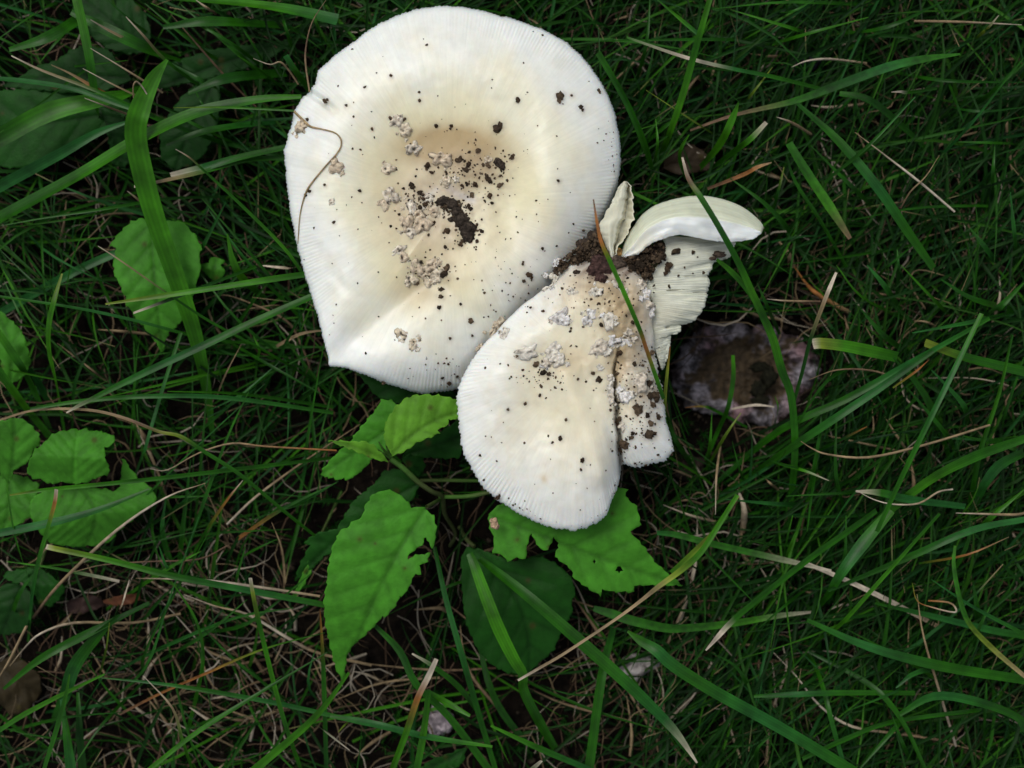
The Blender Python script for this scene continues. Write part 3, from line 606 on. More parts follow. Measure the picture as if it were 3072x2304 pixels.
# --- upper left
blade(Z5([(1110,395),(1020,520),(930,720),(900,900),(960,1200),(1040,1480)]) + Z6([(1170,520),(1290,880),(1370,1250),(1420,1640)]), [10,46,68,72,72,68,62,52,34,12], 'bbbbg', (30,40,34,26,6), taper=None, roll=.15, label='very wide bright green grass blade crossing the toothed dock leaf')
blade(Z5([(2000,640),(1700,660),(1300,745),(900,930),(500,1170),(0,1440),(-80,1490)]), [14,28,46,56,56,60,60], 'bgbgg', (36,38,30,18), taper=None, roll=-.2, label='wide green grass blade folded along its middle, reaching the large cap notch')
blade(Z5([(890,795),(650,880),(400,1020),(0,1235),(-90,1290)]), [8,26,36,40,40], 'sss', (26,28,16), taper=None)
blade(Z5([(1030,775),(780,690),(466,585),(150,535),(-60,518)]), [10,16,16,20,20], 'gss', (34,32,22), taper=None)
blade(Z5([(505,-20),(560,220),(600,430),(640,720),(655,820)]), [34,36,32,26,16], 'bgg', (34,30,8), taper=None)
blade(Z5([(1150,-10),(1550,12),(1900,55),(2240,130)]), [18,46,52,46], 'gbs', (20,24,22), taper=None)
blade(Z5([(600,130),(730,205),(990,340),(1300,510),(1560,650)]), 14, 'wdkkk', (34,30,22,14,4))
blade(Z5([(835,110),(960,245),(1100,400),(1400,620),(1650,760)]), 14, 'wdgkk', (36,32,24,14,4))
blade(Z5([(75,370),(290,472),(660,610),(1050,790),(1400,920),(1660,1010)]), 17, 'wdggkg', (30,32,32,28,20,6))
blade(Z5([(340,430),(470,490),(660,600),(900,720)]), 13, 'ddog', (26,26,24,18))
blade(Z5([(550,455),(780,575),(1030,690),(1300,790)]), 8, 'wdgk', (38,36,30,20))
blade(Z5([(560,650),(730,715),(890,775)]), 7, 'wnd', (33,30,22), kind='tube')
blade(Z5([(600,320),(880,490),(1080,615)]), 7, 'wdd', (37,35,28), kind='tube')
blade(Z5([(895,735),(885,640),(885,570),(905,542),(940,570),(975,625)]), 5, 'ddw', (36,40,36), kind='tube', label='hairpin-bent tan fibre over the very wide bright grass blade')
blade(Z5([(1130,1160),(1350,1110),(1600,1040),(1900,975)]), 26, 'wsgg', (26,28,24), taper=(.5, .4))
blade(Z5([(890,1238),(1100,1195),(1380,1130),(1640,1060),(1900,1045)]), 20, 'wdggg', (30,30,26,22), taper=(.6, .4))
blade(Z5([(1165,990),(1250,1040),(1330,1110),(1600,1360),(1880,1640)]) + Z6([(2010,490)]), 13, 'wdggbg', (40,38,34,30,26))
blade(Z5([(1575,368),(1700,450),(1900,600)]), 11, 'bgk', (28,24,12))
blade(Z5([(1895,368),(1960,470),(2060,600)]), [22,22,18], 'sgg', (34,32,24), taper=None)
blade(Z5([(2170,-10),(2070,150),(2030,320),(2030,440),(2055,610)]), 6, 'dnd', (30,34,36), kind='tube', label='curved brown hair-thin stalk rising beside the large cap notch')
blade(Z5([(1680,388),(1790,428),(1860,412),(1920,470),(1980,560)]), 6, 'wdd', (34,34,28), kind='tube')
blade(Z5([(1130,90),(1270,250),(1490,500),(1700,710)]), 7, 'nnn', (22,20,12), kind='tube')
blade(Z5([(845,1268),(900,1310),(985,1380)]), 7, 'wdn', (30,28,22), kind='tube')
blade(Z5([(0,1500),(300,1445),(700,1385),(1100,1320),(1500,1305)]), 11, 'ggk', (26,26,14))
blade(Z5([(1150,715),(1500,712),(1950,735)]), 8, 'ybg', (38,40,40))
for q, w in (([(0,250),(200,110),(380,10)], 15), ([(260,420),(380,270),(560,90)], 11), ([(700,-10),(900,160),(1200,370)], 10), ([(960,20),(1300,300),(1700,560)], 14), ([(1200,30),(1560,340),(1820,570)], 16),
             ([(1000,20),(1460,240),(1900,560)], 13), ([(1500,20),(1700,330),(1850,600)], 11), ([(1840,-10),(1900,200),(2010,540)], 13), ([(1100,400),(1350,540),(1560,640)], 20), ([(0,880),(250,700),(700,390),(1200,290)], 9),
             ([(1040,690),(1300,830),(1660,1000)], 14), ([(850,400),(500,440),(300,450)], 8), ([(2050,0),(2100,150),(2180,420)], 12), ([(1280,560),(1350,700),(1560,930)], 9)):
    blade(Z5(q), w, random.choice(['gk', 'kg', 'gg', 'bgk']), (random.uniform(14, 30), random.uniform(18, 30), 6))
blade(Z5([(1300,0),(1370,50),(1430,90)]), 9, 'wdn', (26, 28, 20), kind='tube')
blade(Z5([(545,1065),(700,930),(860,800)]), 7, 'ndn', (10, 14, 12), kind='tube')
for q, w, c in (([(470,80),(700,190),(1000,330),(1250,420)], [20,44,46,24], 'ggg'), ([(-30,930),(330,740),(760,640),(1000,560)], [60,70,52,20], 'gbg'), ([(60,330),(330,240),(620,60)], [16,40,40], 'ggg'),
                ([(1250,620),(1500,520),(1900,480)], [14,36,30], 'gkg'), ([(1080,180),(1400,140),(1900,170)], [14,38,40], 'kgg'), ([(1100,960),(1400,860),(1850,800)], [14,32,30], 'kgs')):
    blade(Z5(q), w, c, (26, 28, 12), taper=None)
# --- left middle
blade(Z6([(-60,632),(0,640),(500,715),(900,800),(1400,925),(1900,960)]), 12, 'sgsgg', (34,34,24,10), taper=(.8, .5))
blade(Z6([(440,1412),(560,1345),(950,1150),(1350,965),(1700,800),(2090,630)]), [5,14,24,26,26,26], 'wgsgg', (34,36,38,38,36), taper=None)
blade(Z6([(700,690),(1100,632),(1500,572),(1800,525),(2050,490)]), [6,18,20,22,20], 'ybbg', (42,42,40,36), taper=None)
blade(Z6([(885,750),(1100,670),(1330,582),(1700,440)]), 13, 'wkkg', (38,40,34,20), taper=(.6, .4))
blade(Z6([(650,305),(800,402),(1130,632),(1400,810),(1800,1025),(2212,1280)]), 10, 'wdgggk', (46,44,40,32,24,10))
blade(Z6([(412,488),(360,660),(325,820),(325,1000),(380,1250),(425,1530)]), [6,18,22,24,24,22], 'ybbbg', (36,38,32,20,4), taper=None)
blade(Z6([(-30,760),(60,715),(400,525),(700,380),(1030,268)]), [22,28,30,30,24], 'sss', (14,18,16), taper=None)
blade(Z6([(-20,870),(90,1030),(200,1210),(330,1520)]), [26,28,28,22], 'bgg', (26,22,4), taper=None)
blade(Z6([(-20,1120),(150,1350),(330,1570)]), [28,30,26], 'gbg', (24,18,4), taper=None)
blade(Z6([(195,1120),(270,1240),(360,1400)]), [22,28,24], 'ssg', (18,14,4), taper=None)
blade(Z6([(200,1385),(560,1332),(1000,1302),(1500,1312),(2212,1412)]), [10,15,16,16,14], 'ggsg', (30,32,22), taper=None)
blade(Z6([(1110,1270),(1600,1287),(2212,1375)]), 14, 'bgg', (30,26,16))
blade(Z6([(-20,1466),(200,1400),(420,1385),(640,1400),(840,1452),(1050,1535)]) + Z7([(1090,320),(1230,410),(1450,552),(1700,760),(1900,920)]), [7,8,9,10,11,12,14,14,14,12,10], 'ddddnygggg', (22,30,38,42,42,38,26), taper=None, label='long arched stalk, tan turning green, sweeping above the round-leaved seedling')
blade(Z6([(1200,880),(1080,1250),(960,1660)]) + Z7([(880,380),(770,680),(690,920),(600,1200)]), 13, 'gsksg', (24,26,12,4), taper=None)
blade(Z6([(1508,225),(1545,400),(1610,520),(1760,650)]), [6,26,30,16], 'bbg', (28,24,10), taper=None)
blade(Z6([(2150,950),(2070,1400),(2030,1670)]) + Z7([(1850,450),(1788,780)]), 13, 'ggsg', (34,32,18,6))
for q, w, c in (([(1340,-10),(1700,400),(2120,900)], 14, 'gk'), ([(1380,60),(1650,420),(2050,840)], 13, 'sg'), ([(1200,310),(1600,820),(2150,1220)], 11, 'gk'), ([(0,330),(300,610),(600,760)], 10, 'kk'), ([(1500,10),(1350,300),(1250,480)], 16, 'sg'),
                ([(1850,1080),(1560,1330),(1200,1640)], 12, 'sg'), ([(1600,960),(1500,1150),(1440,1300)], 6, 'd'), ([(0,190),(500,120),(930,20)], 9, 'bg'), ([(1680,900),(1720,1000),(1690,1080)], 14, 'bg'), ([(2210,1330),(1760,1080),(1500,930)], 13, 'kg'),
                ([(1380,1400),(1600,1290),(1850,1110)], 10, 'sg'), ([(30,540),(160,800),(320,900)], 11, 'gk'), ([(2212,860),(1990,890),(1770,1010)], 12, 'dd'), ([(1740,435),(1900,450),(2010,440)], 16, 'wd')):
    blade(Z6(q), w, c, (20, 22, 8))
for q, w in (([(1190,200),(1340,290),(1460,400),(1640,530)], 7), ([(1340,560),(1400,780),(1500,940)], 9), ([(800,40),(600,240),(400,440)], 5), ([(380,950),(600,1120),(700,1200)], 7), ([(440,0),(420,180),(370,380)], 9), ([(500,210),(700,100),(940,90)], 6),
             ([(1270,700),(1460,630),(1650,680),(1900,800),(2000,960),(2070,1150)], 7), ([(650,860),(800,870),(1000,890)], 10), ([(900,1480),(950,1560),(1000,1659)], 16), ([(1540,740),(1800,700),(1900,710)], 5)):
    blade(Z6(q), w, random.choice(['dd', 'nd', 'dn']), (14, 16, 10), kind='tube')
# --- lower left
blade(Z7([(58,675),(230,648),(400,630),(900,580),(1500,510),(2000,450)]), [5,12,14,15,16,14], 'ybbggg', (40,38,30,20), taper=None)
blade(Z9([(278,180),(330,192),(640,258),(1050,360),(1500,445),(1960,532)]), [17,18,20,22,22,20], 'wybgsg', (40,40,38,28), taper=None, label='green grass blade with cut yellow-white end below the round-leaved seedling')
blade(Z7([(-30,908),(300,842),(600,760),(900,640)]), [26,30,24,10], 'ssg', (30,32,30), taper=None)
blade(Z7([(340,640),(330,720),(295,850),(230,1080)]) + Z9([(190,500),(170,760)]), [12,13,14,15,15,14], 'wobgsg', (44,40,30,8), taper=None, label='upright grass blade with white cut tip and red-brown spot over round leaves')
blade(Z7([(1465,585),(1380,690),(1250,880),(1100,1150)]), 11, 'wogg', (34,32,20,8))
blade(Z7([(2170,248),(1850,460),(1550,680),(1370,850)]), 8, 'ddw', (16,20,18), kind='tube')
blade(Z7([(1240,602),(1000,690),(700,890),(360,1210)]) + Z9([(200,610)]), 10, 'dwdn', (34,36,30,14), kind='tube', label='tan dry stalk crossing above the round leaves')
blade(Z7([(905,515),(1010,522),(1200,420),(1400,362),(1600,380),(2030,405)]), 6, 'wddo', (26,30,26), kind='tube')
blade(Z7([(430,1142),(620,1095),(900,1075),(1200,1060),(1380,975)]), 6, 'dnn', (22,24,20), kind='tube')
blade(Z7([(1500,50),(1370,330),(1200,800),(1080,1150)]), 13, 'ggs', (30,26,6))
blade(Z7([(1600,0),(1000,560),(640,960),(560,1207)]), 9, 'sgk', (24,20,8))
blade(Z7([(820,235),(890,390),(960,560),(1060,850)]), [16,16,12,10], 'wdd', (8,10,6), taper=None)
blade(Z7([(2030,600),(1700,760),(1430,940)]), 14, 'gko', (26,22,16))
blade(Z7([(40,610),(90,920),(180,1200)]), 12, 'bgg', (34,30,14))
blade(Z7([(40,1075),(300,1110),(560,1160),(720,1195)]), 12, 'bgw', (22,22,20))
for q, w, c in (([(1230,600),(1330,850),(1400,1020)], 6, 'dn'), ([(1290,680),(980,690),(760,740)], 12, 'gg'), ([(1240,880),(800,980),(600,990)], 9, 'kg'), ([(1760,880),(1350,900),(1000,940)], 9, 'gk'), ([(1000,700),(980,900),(1040,1120)], 22, 'sg'), ([(1150,460),(1100,900),(1080,1100)], 20, 'kg'),
                ([(1800,640),(1500,920),(1400,1180)], 9, 'gk'), ([(2040,590),(1850,700),(1600,790)], 11, 'sg'), ([(1580,440),(1540,700),(1500,1000)], 8, 'kk'), ([(1640,840),(1700,1000),(1720,1200)], 9, 'd')):
    blade(Z7(q), w, c, (20, 18, 6))
blade(Z9([(1510,370),(1525,460),(1560,630),(1650,1000),(1720,1250),(1820,1540)]), [12,13,15,16,16,16], 'wygbgg', (48,44,38,30,14), taper=None, label='upright green grass blade with long pale tip above matted dead stalks')
blade(Z9([(1035,390),(1180,620),(1225,850),(1180,1100),(1130,1300)]), 20, 'bggg', (36,30,20,4))
blade(Z9([(862,958),(1040,1155),(1100,1350),(1165,1540)]), 12, 'wdbg', (44,40,30,14))
blade(Z9([(1930,560),(1950,900),(1970,1540)]), 17, 'ogk', (24,26,18))
blade(Z9([(1975,818),(1600,1042),(1200,1292),(880,1540)]), 17, 'kgb', (36,40,40))
blade(Z9([(2105,940),(1900,1210),(1520,1540)]), [10,26,28], 'bbb', (44,46,44), taper=None)
blade(Z9([(590,970),(900,1000),(1200,1042),(1700,1132),(2212,1250)]), 17, 'gsgsg', (26,30,24))
blade(Z9([(1960,700),(1700,765),(1500,832),(1250,942),(980,1060),(720,1192)]), 12, 'gbyoon', (26,28,20), label='grass leaf turning from green through yellow to orange over matted dead stalks')
blade(Z9([(720,590),(570,740),(450,900),(390,1080),(330,1220)]), [12,40,46,42,26], 'kgsg', (24,26,10), taper=None, roll=.5)
blade(Z9([(20,1040),(240,860),(500,720),(900,520)]), [10,26,30,14], 'ggk', (30,30,20), taper=None)
blade(Z9([(420,950),(380,1150),(260,1540)]), 18, 'bgg', (42,38,26))
blade(Z9([(370,1100),(400,1300),(430,1540)]), [18,38,42], 'sgs', (22,26,22), taper=None)
blade(Z9([(470,1060),(480,1300),(500,1540)]), [10,24,28], 'gkg', (20,22,18), taper=None)
blade(Z9([(-20,1300),(150,1190),(400,1060),(630,950)]), [16,18,14,6], 'gbb', (30,34,38), taper=None)
blade(Z9([(-20,990),(60,860),(160,660)]), 9, 'dd', (20,24,24), kind='tube')
blade(Z9([(60,900),(150,790),(250,702),(450,640),(800,640),(1090,585)]), 9, 'dwdd', (18,24,16), kind='tube')
blade(Z9([(1110,470),(1300,540),(1500,592),(1750,740),(1930,825),(2240,895)]), 10, 'wdwdd', (20,22,14), kind='tube')
blade(Z9([(820,372),(1000,375),(1250,385),(1600,430),(1930,480)]), 9, 'dwd', (24,24,22), kind='tube')
for q, w, c in (([(1210,210),(1000,320),(640,560)], 16, 'bg'), ([(1200,0),(1020,500),(870,920),(560,1180)], 10, 'sg'), ([(1310,0),(900,760),(860,960)], 11, 'gk'), ([(1880,340),(1500,640),(1200,700)], 14, 'gk'), ([(1770,550),(1420,610),(1000,780),(640,960)], 15, 'gs'), ([(1230,680),(1400,850),(1640,1040),(1830,1170)], 14, 'kg'),
                ([(1490,500),(1250,700),(860,930)], 13, 'gk'), ([(740,1180),(400,1210),(60,1290)], 12, 'kg'), ([(1700,960),(1400,1170),(1100,1290)], 12, 'gg'), ([(2110,1410),(1980,1310),(1870,1230)], 10, 'wg'), ([(2040,1300),(2100,1240),(2212,1180)], 10, 'yg'), ([(780,380),(740,520),(720,560)], 9, 'wd'),
                ([(240,300),(120,460),(60,640)], 18, 'kg'), ([(440,1510),(620,1250),(870,990)], 12, 'gk'), ([(960,180),(1020,320),(1180,380)], 16, 'sg'), ([(660,640),(640,800),(600,960)], 8, 'yg'), ([(1480,180),(1430,360),(1420,420)], 14, 'gk'), ([(1160,1370),(1300,1540),(1360,1600)], 18, 'gs')):
    blade(Z9(q), w, c, (28, 26, 8))
for _ in range(60):   # matted dead stalks
    px, py = rng.normal(600, 260), rng.normal(2020, 170); a = rng.uniform(-1.7, 1.7) + 0.8; L = rng.uniform(70, 190)
    p = [(px, py), (px + L * math.cos(a) * .5 + rng.normal(0, 9), py + L * math.sin(a) * .5 + rng.normal(0, 9)), (px + L * math.cos(a), py + L * math.sin(a))]
    blade(p, rng.uniform(6, 13), random.choice(['dd', 'dn', 'wd', 'dw']), (rng.uniform(6, 14), rng.uniform(7, 15), 5), kind='tube')
# --- bottom centre
blade(Z10([(1143,748),(1090,660),(1000,480),(920,280),(850,90),(820,20)])[::-1] + Z10([(1150,850),(1240,1030),(1340,1200)]), [24,34,42,44,40,34,36,36,28], 'gbbbgg', (30,34,30,14), taper=None, roll=.1)
blade(Z10([(2195,1285),(2050,1080),(1800,830),(1500,560),(1200,300),(1000,140),(880,50)]), [6,30,40,42,38,32,20], 'wsgggg', (34,38,36,24), taper=None)
blade(Z10([(610,-20),(680,300),(780,650),(880,1000),(980,1330)]), [14,20,22,20,18], 'kskg', (32,34,26), taper=None)
blade(Z10([(1113,787),(1250,708),(1400,620),(1700,420),(1850,310),(1960,222),(2100,120),(2212,20)]) + [(2150, 1585), (2212, 1484)], [7,9,9,9,11,16,20,20,19,14], 'wddddybbb', (52,50,46,40,34), taper=None, label='long straight yellow-tan grass stalk turning green, lying over the dark toothed leaf')
blade(Z10([(1570,352),(1680,385),(1800,425),(2000,470)]) + Z11([(120,690),(400,662),(700,612),(905,590)]), [20,32,34,32,30,26,20,8], 'kgggbw', (24,28,26,16), taper=None)
blade(Z10([(1775,490),(1850,545),(1950,605)]) + Z11([(40,920),(300,1085),(700,1305),(1160,1580)]), [8,30,40,42,42,40,38], 'bgsgsg', (30,36,36,30), taper=None)
blade(Z10([(1690,470),(1620,760),(1540,1340)]), [26,32,34], 'kgg', (18,22,20), taper=None)
blade(Z10([(622,658),(570,770),(508,895),(440,1100),(350,1340)]), [14,19,20,24,26], 'wwobb', (56,54,50,44,34), taper=None, label='stout grass stub with long whitish cut tip and brown joint')
blade(Z10([(575,850),(545,1100),(500,1340)]), [18,24,24], 'gbg', (38,36,30), taper=None)
blade(Z10([(245,450),(400,610),(500,810),(700,1010),(950,1340)]), [14,30,30,28,26], 'gkgg', (30,34,26), taper=None)
blade(Z10([(-20,1000),(150,1030),(300,1062),(600,1132),(960,1186)]), [14,22,24,22,8], 'gssb', (30,36,34), taper=None)
blade(Z10([(825,1000),(700,930),(560,850)]), [10,22,18], 'bbg', (36,34,26), taper=None)
blade(Z10([(475,625),(600,700),(760,830),(900,1010)]), [6,16,20,16], 'wggk', (36,32,20), taper=None)
blade(Z10([(340,385),(640,240),(900,150),(1370,-10)]), 13, 'ggk', (20,18,12))
blade(Z10([(860,460),(930,780),(1020,980),(1180,1180)]), [12,24,26,22], 'kgk', (18,20,12), taper=None)
blade(Z10([(950,1060),(1250,1200),(1560,1330)]), [8,22,22], 'bgs', (30,30,26), taper=None)
blade(Z10([(1255,1272),(1180,1340)]), [12,18], 'wg', (40,36), taper=None)
for q, w in (([(-10,660),(400,708),(700,725),(980,712)], 8), ([(765,455),(790,640),(850,780),(1000,960),(1180,1160)], 11), ([(640,290),(850,460),(1060,720)], 8), ([(0,910),(300,800),(640,770)], 8), ([(1150,820),(1400,930),(1780,1030)], 8), ([(1980,700),(1990,900),(2030,1150),(2180,1315)], 8), ([(1770,880),(1800,1100),(1790,1240)], 10),
             ([(1440,270),(1580,470),(1640,570)], 12), ([(2190,20),(2130,300),(2020,560)], 9), ([(1650,520),(1700,700),(1930,1110)], 8), ([(730,0),(700,150),(660,320)], 9), ([(490,360),(640,350),(680,370)], 14), ([(2212,840),(2050,1000),(1900,1190)], 9)):
    blade(Z10(q), w, random.choice(['dd', 'wd', 'dn', 'nd']), (10, 14, 8), kind='tube')
# --- lower right
blade(Z11([(242,828),(320,740),(388,665),(500,565),(850,285),(1180,50),(1300,-40)]), [5,16,20,22,24,24,20], 'wwgggg', (44,46,42,34,26), taper=None, label='grass blade ending in a bleached folded point beside the pale crumbly lump')
blade(Z11([(-60,100),(60,112),(300,172),(700,262),(1020,335)]), [20,24,24,22,8], 'sggw', (24,28,24), taper=None)
blade(Z11([(380,-10),(250,140),(30,350)]), [16,22,20], 'byb', (30,34,34), taper=None)
blade(Z11([(1390,-40),(1220,160),(1080,350),(990,500),(880,610)]), [30,44,34,26,16], 'bsgg', (26,26,8), taper=None)
blade(Z11([(855,285),(1100,388),(1380,522),(1690,685)]), [12,19,19,15], 'wwwd', (20,22,14), taper=None, label='flat bleached straw leaf lying broken among green blades')
blade(Z11([(850,-10),(780,150),(700,350)]), 13, 'gbg', (26,24,10))
blade(Z11([(780,-10),(740,160),(690,400)]), 12, 'bgk', (24,22,8))
blade(Z11([(1690,-20),(1300,420),(1050,690),(840,795)]), [12,15,15,10], 'gbbg', (38,38,20,4), taper=None)
blade(Z11([(2230,15),(1900,80),(1500,250),(1000,460)]), [20,24,24,12], 'ssgk', (34,34,20), taper=None)
blade(Z11([(870,640),(1250,805),(1700,925),(2230,1012)]), [14,30,36,34], 'gsgg', (24,26,24), taper=None)
blade(Z11([(1785,180),(1780,330),(1850,620),(2000,800),(2230,1000)]), [8,14,18,20,14], 'bggyd', (36,38,32), taper=None)
blade(Z11([(540,1112),(800,1100),(1100,1090),(1540,1092)]), [10,20,20,16], 'gsgg', (24,26,20), taper=None)
blade(Z11([(1440,1225),(1650,1112),(1900,1140),(2160,1235),(2230,1330)]), [16,30,36,30,28], 'gsgk', (28,30,24), taper=None)
blade(Z11([(880,835),(1250,1035),(1450,1250),(1610,1580)]), [10,20,22,18], 'kgg', (14,24,22), taper=None)
blade(Z11([(870,830),(950,1000),(1030,1300),(1110,1580)]), 17, 'ggs', (10,22,22), taper=(.8, .5))
blade(Z11([(650,830),(800,985),(950,1172),(1150,1300),(1450,1345),(1750,1392)]), 9, 'wwwdn', (14,18,16), kind='tube')
blade(Z11([(1960,1460),(1500,1340),(1100,1240)]), 8, 'dn', (14,14,10), kind='tube')
blade(Z11([(840,1500),(1100,1380),(1400,1270),(1950,1195)]), [14,22,22,16], 'ggg', (22,24,20), taper=None)
blade(Z11([(1640,390),(1900,560),(2230,735)]), 14, 'ssg', (34,34,30))
blade(Z11([(1290,535),(1600,605),(2000,700),(2230,740)]), [12,22,26,24], 'gsg', (20,22,20), taper=None)
blade(Z11([(1520,410),(1550,520),(1640,560),(1780,592),(1785,560),(1740,530),(1620,520)]), 6, 'yowdo', (28,30,28), kind='tube')
blade(Z11([(2120,125),(1860,235),(1560,290)]), 8, 'dog', (30,30,18))
blade(Z11([(1550,480),(1590,740),(1700,1120),(1790,1420)]), 8, 'ddw', (22,22,14), kind='tube')
blade(Z11([(1500,640),(1490,900),(1480,1140)]), 7, 'ddn', (14,14,10), kind='tube')
for q, w, c in (([(1110,-10),(1100,250),(1000,540)], 13, 'gk'), ([(1100,690),(1500,900),(1780,1080)], 12, 'gb'), ([(1480,-10),(1200,250),(950,560)], 14, 'gk'), ([(1880,0),(1850,200),(1640,560)], 16, 'kg'), ([(560,700),(720,560),(900,420)], 12, 'gk'), ([(1980,1030),(1970,1250),(1960,1480)], 30, 'gk'), ([(1200,1556),(1430,1290),(1560,1180)], 22, 'gk'),
                ([(-10,1260),(80,1400),(240,1556)], 26, 'sg'), ([(530,520),(240,220),(60,0)], 13, 'gk'), ([(1420,1060),(1560,960),(1900,900)], 22, 'sg'), ([(2000,560),(1930,700),(1880,900)], 16, 'gk'), ([(640,1360),(560,1440),(550,1556)], 14, 'gk'), ([(1400,1240),(1460,1400),(1530,1556)], 15, 'gk'), ([(270,840),(420,920),(500,1040),(560,1180)], 14, 'kg'),
                ([(1100,1210),(1400,1090),(1580,990)], 12, 'gs'), ([(1900,420),(1920,560),(1930,700)], 22, 'kg')):
    blade(Z11(q), w, c, (24, 24, 8))
for q, w in (([(480,-10),(460,200),(540,320)], 14), ([(300,330),(60,560),(-20,640)], 9), ([(190,0),(180,300),(100,600),(60,700)], 9), ([(560,280),(640,420),(700,580)], 8), ([(570,880),(575,940),(670,1010)], 10), ([(720,800),(740,950),(640,1250),(620,1556)], 10), ([(100,540),(300,520),(460,600)], 6), ([(370,1170),(400,1330),(480,1556)], 8), ([(20,1290),(200,1060),(280,900)], 9),
             ([(440,790),(560,800),(640,830)], 14), ([(1000,580),(1100,545),(1300,560)], 9), ([(860,870),(980,960),(1090,1070)], 13), ([(2100,20),(2150,120),(2212,220)], 10), ([(1850,1030),(1860,1250),(1750,1390)], 7)):
    blade(Z11(q), w, random.choice(['dd', 'wd', 'dn', 'nd', 'ww']), (10, 12, 6), kind='tube')
# --- right middle, around the pit
blade([(2047,472),(2065,535),(2099,587),(2145,661),(2191,742),(2225,808),(2257,880),(2290,950),(2320,1020),(2345,1110),(2373,1188),(2385,1333),(2375,1478),(2355,1600)], [6,14,19,19,20,22,24,26,28,28,26,24,24,22], 'wngkkgbgbggggg', (52,56,56,50,42,34,22,6), taper=None, label='long bent grass blade crossing the white cap flap and hanging over the pit')
blade(Z51([(1565,808),(1700,920),(1850,1085),(1960,1250),(2010,1340)]), [10,20,22,22,18], 'bgg', (38,38,36), taper=None)
blade(Z51([(408,245),(440,450),(480,640),(560,820),(700,1130),(840,1460)]) + Z4([(1320,290),(1375,450),(1432,615)]), [4,9,12,14,16,15,14,15,14], 'noobbgobg', (60,60,58,52,40), taper=None, label='narrow grass blade with rusty tip lying across the split cap')
blade(Z4([(1472,290),(1455,450),(1440,620),(1445,760),(1510,880),(1640,1060)]), [5,12,14,14,16,18], 'oyybgg', (44,42,34,20,4), taper=None, label='short upright grass blade with yellow tip beside the torn cap edge')
blade(Z12([(1050,35),(1010,130),(970,230),(890,450),(840,650),(775,880)]), [8,13,13,13,14,14], 'wwdkkg', (50,50,46,36,24), taper=None, label='dark grass blade with long white tip leaning over the pit')
blade(Z12([(905,478),(960,474),(1100,490),(1250,520),(1430,560)]), [38,42,42,42,36], 'wybbg', (30,30,26), taper=None, label='broad bright grass blade with forked bleached cut end at the pit edge')
blade(Z12([(410,548),(412,690),(380,870),(320,1010),(240,1200)]), [12,16,16,15,14], 'bggg', (26,22,4), taper=None)
blade(Z12([(398,882),(470,868),(560,856),(665,868)]), [5,10,12,4], 'www', (16,17,16), taper=None, label='short bleached white grass sliver lying across the pit')
blade(Z12([(115,872),(220,865),(300,890),(500,995)]), 11, 'ogg', (14,16,8))
blade(Z12([(1950,290),(1750,700),(1500,1210),(1300,1640)]), [14,18,18,16], 'bsgg', (44,44,36), taper=None)
blade(Z12([(300,1345),(700,1012),(1100,825),(1500,600),(2000,320)])[::-1], [12,22,26,26,18], 'gsggk', (32,34,26,4), taper=None)
blade(Z12([(340,1410),(800,1100),(1250,800),(1650,520)])[::-1], [16,26,28,18], 'ksgg', (34,34,4), taper=None)
blade(Z12([(1600,470),(1850,560),(2240,655)]), [30,38,36], 'ygg', (30,30,26), taper=None)
blade(Z12([(830,1080),(900,1125),(1000,1162),(1250,1180),(1600,1102),(2000,980)]), 8, 'ddddd', (30,36,32), kind='tube', label='long sagging tan stalk curving through green blades past the pit')
blade(Z12([(880,700),(1050,640),(1250,640),(1420,685)]), 6, 'dnd', (26,28,22), kind='tube')
blade(Z12([(302,1535),(308,1300),(332,1110)]), 8, 'wdd', (28,26,16), kind='tube')
blade(Z12([(1005,1325),(850,1262),(640,1205)]), 11, 'wbg', (28,26,14))
blade(Z12([(1170,1390),(1330,1400),(1500,1440),(1850,1485)]), [6,26,28,22], 'wgss', (28,28,22), taper=None)
blade(Z12([(1175,1385),(1280,1440),(1400,1470),(1560,1465),(1680,1395),(1770,1378)]), 6, 'wwdw', (30,34,30), kind='tube')
blade(Z12([(2230,1060),(1900,1180),(1600,1340),(1200,1660)]), [26,36,36,26], 'ggbg', (32,34,18), taper=None)
blade(Z12([(2140,420),(2060,780),(1940,1150),(1870,1520)]), [18,28,30,26], 'gbgg', (36,32,14), taper=None)
blade(Z12([(2212,1150),(2060,1230),(1950,1380),(1860,1600)]), [36,38,34,24], 'gsg', (26,26,10), taper=None)
blade(Z12([(1790,1525),(1950,1530),(2150,1535),(2240,1520)]), 9, 'wdd', (30,30,28), kind='tube')
blade(Z12([(1240,990),(1100,1060),(820,1200)]), 12, 'okg', (30,26,12))
blade(Z12([(620,200),(750,212),(950,215)]), 7, 'wdn', (34,34,30), kind='tube')
blade(Z12([(790,0),(860,100),(920,160),(1050,240),(1130,280)]), 15, 'ood', (10,16,10), kind='tube')
blade(Z12([(400,130),(440,230),(560,300),(720,330)]), 10, 'ndd', (6,8,6), kind='tube')
blade(Z12([(1620,580),(1540,650),(1400,750)]), 8, 'ooy', (34,36,32))
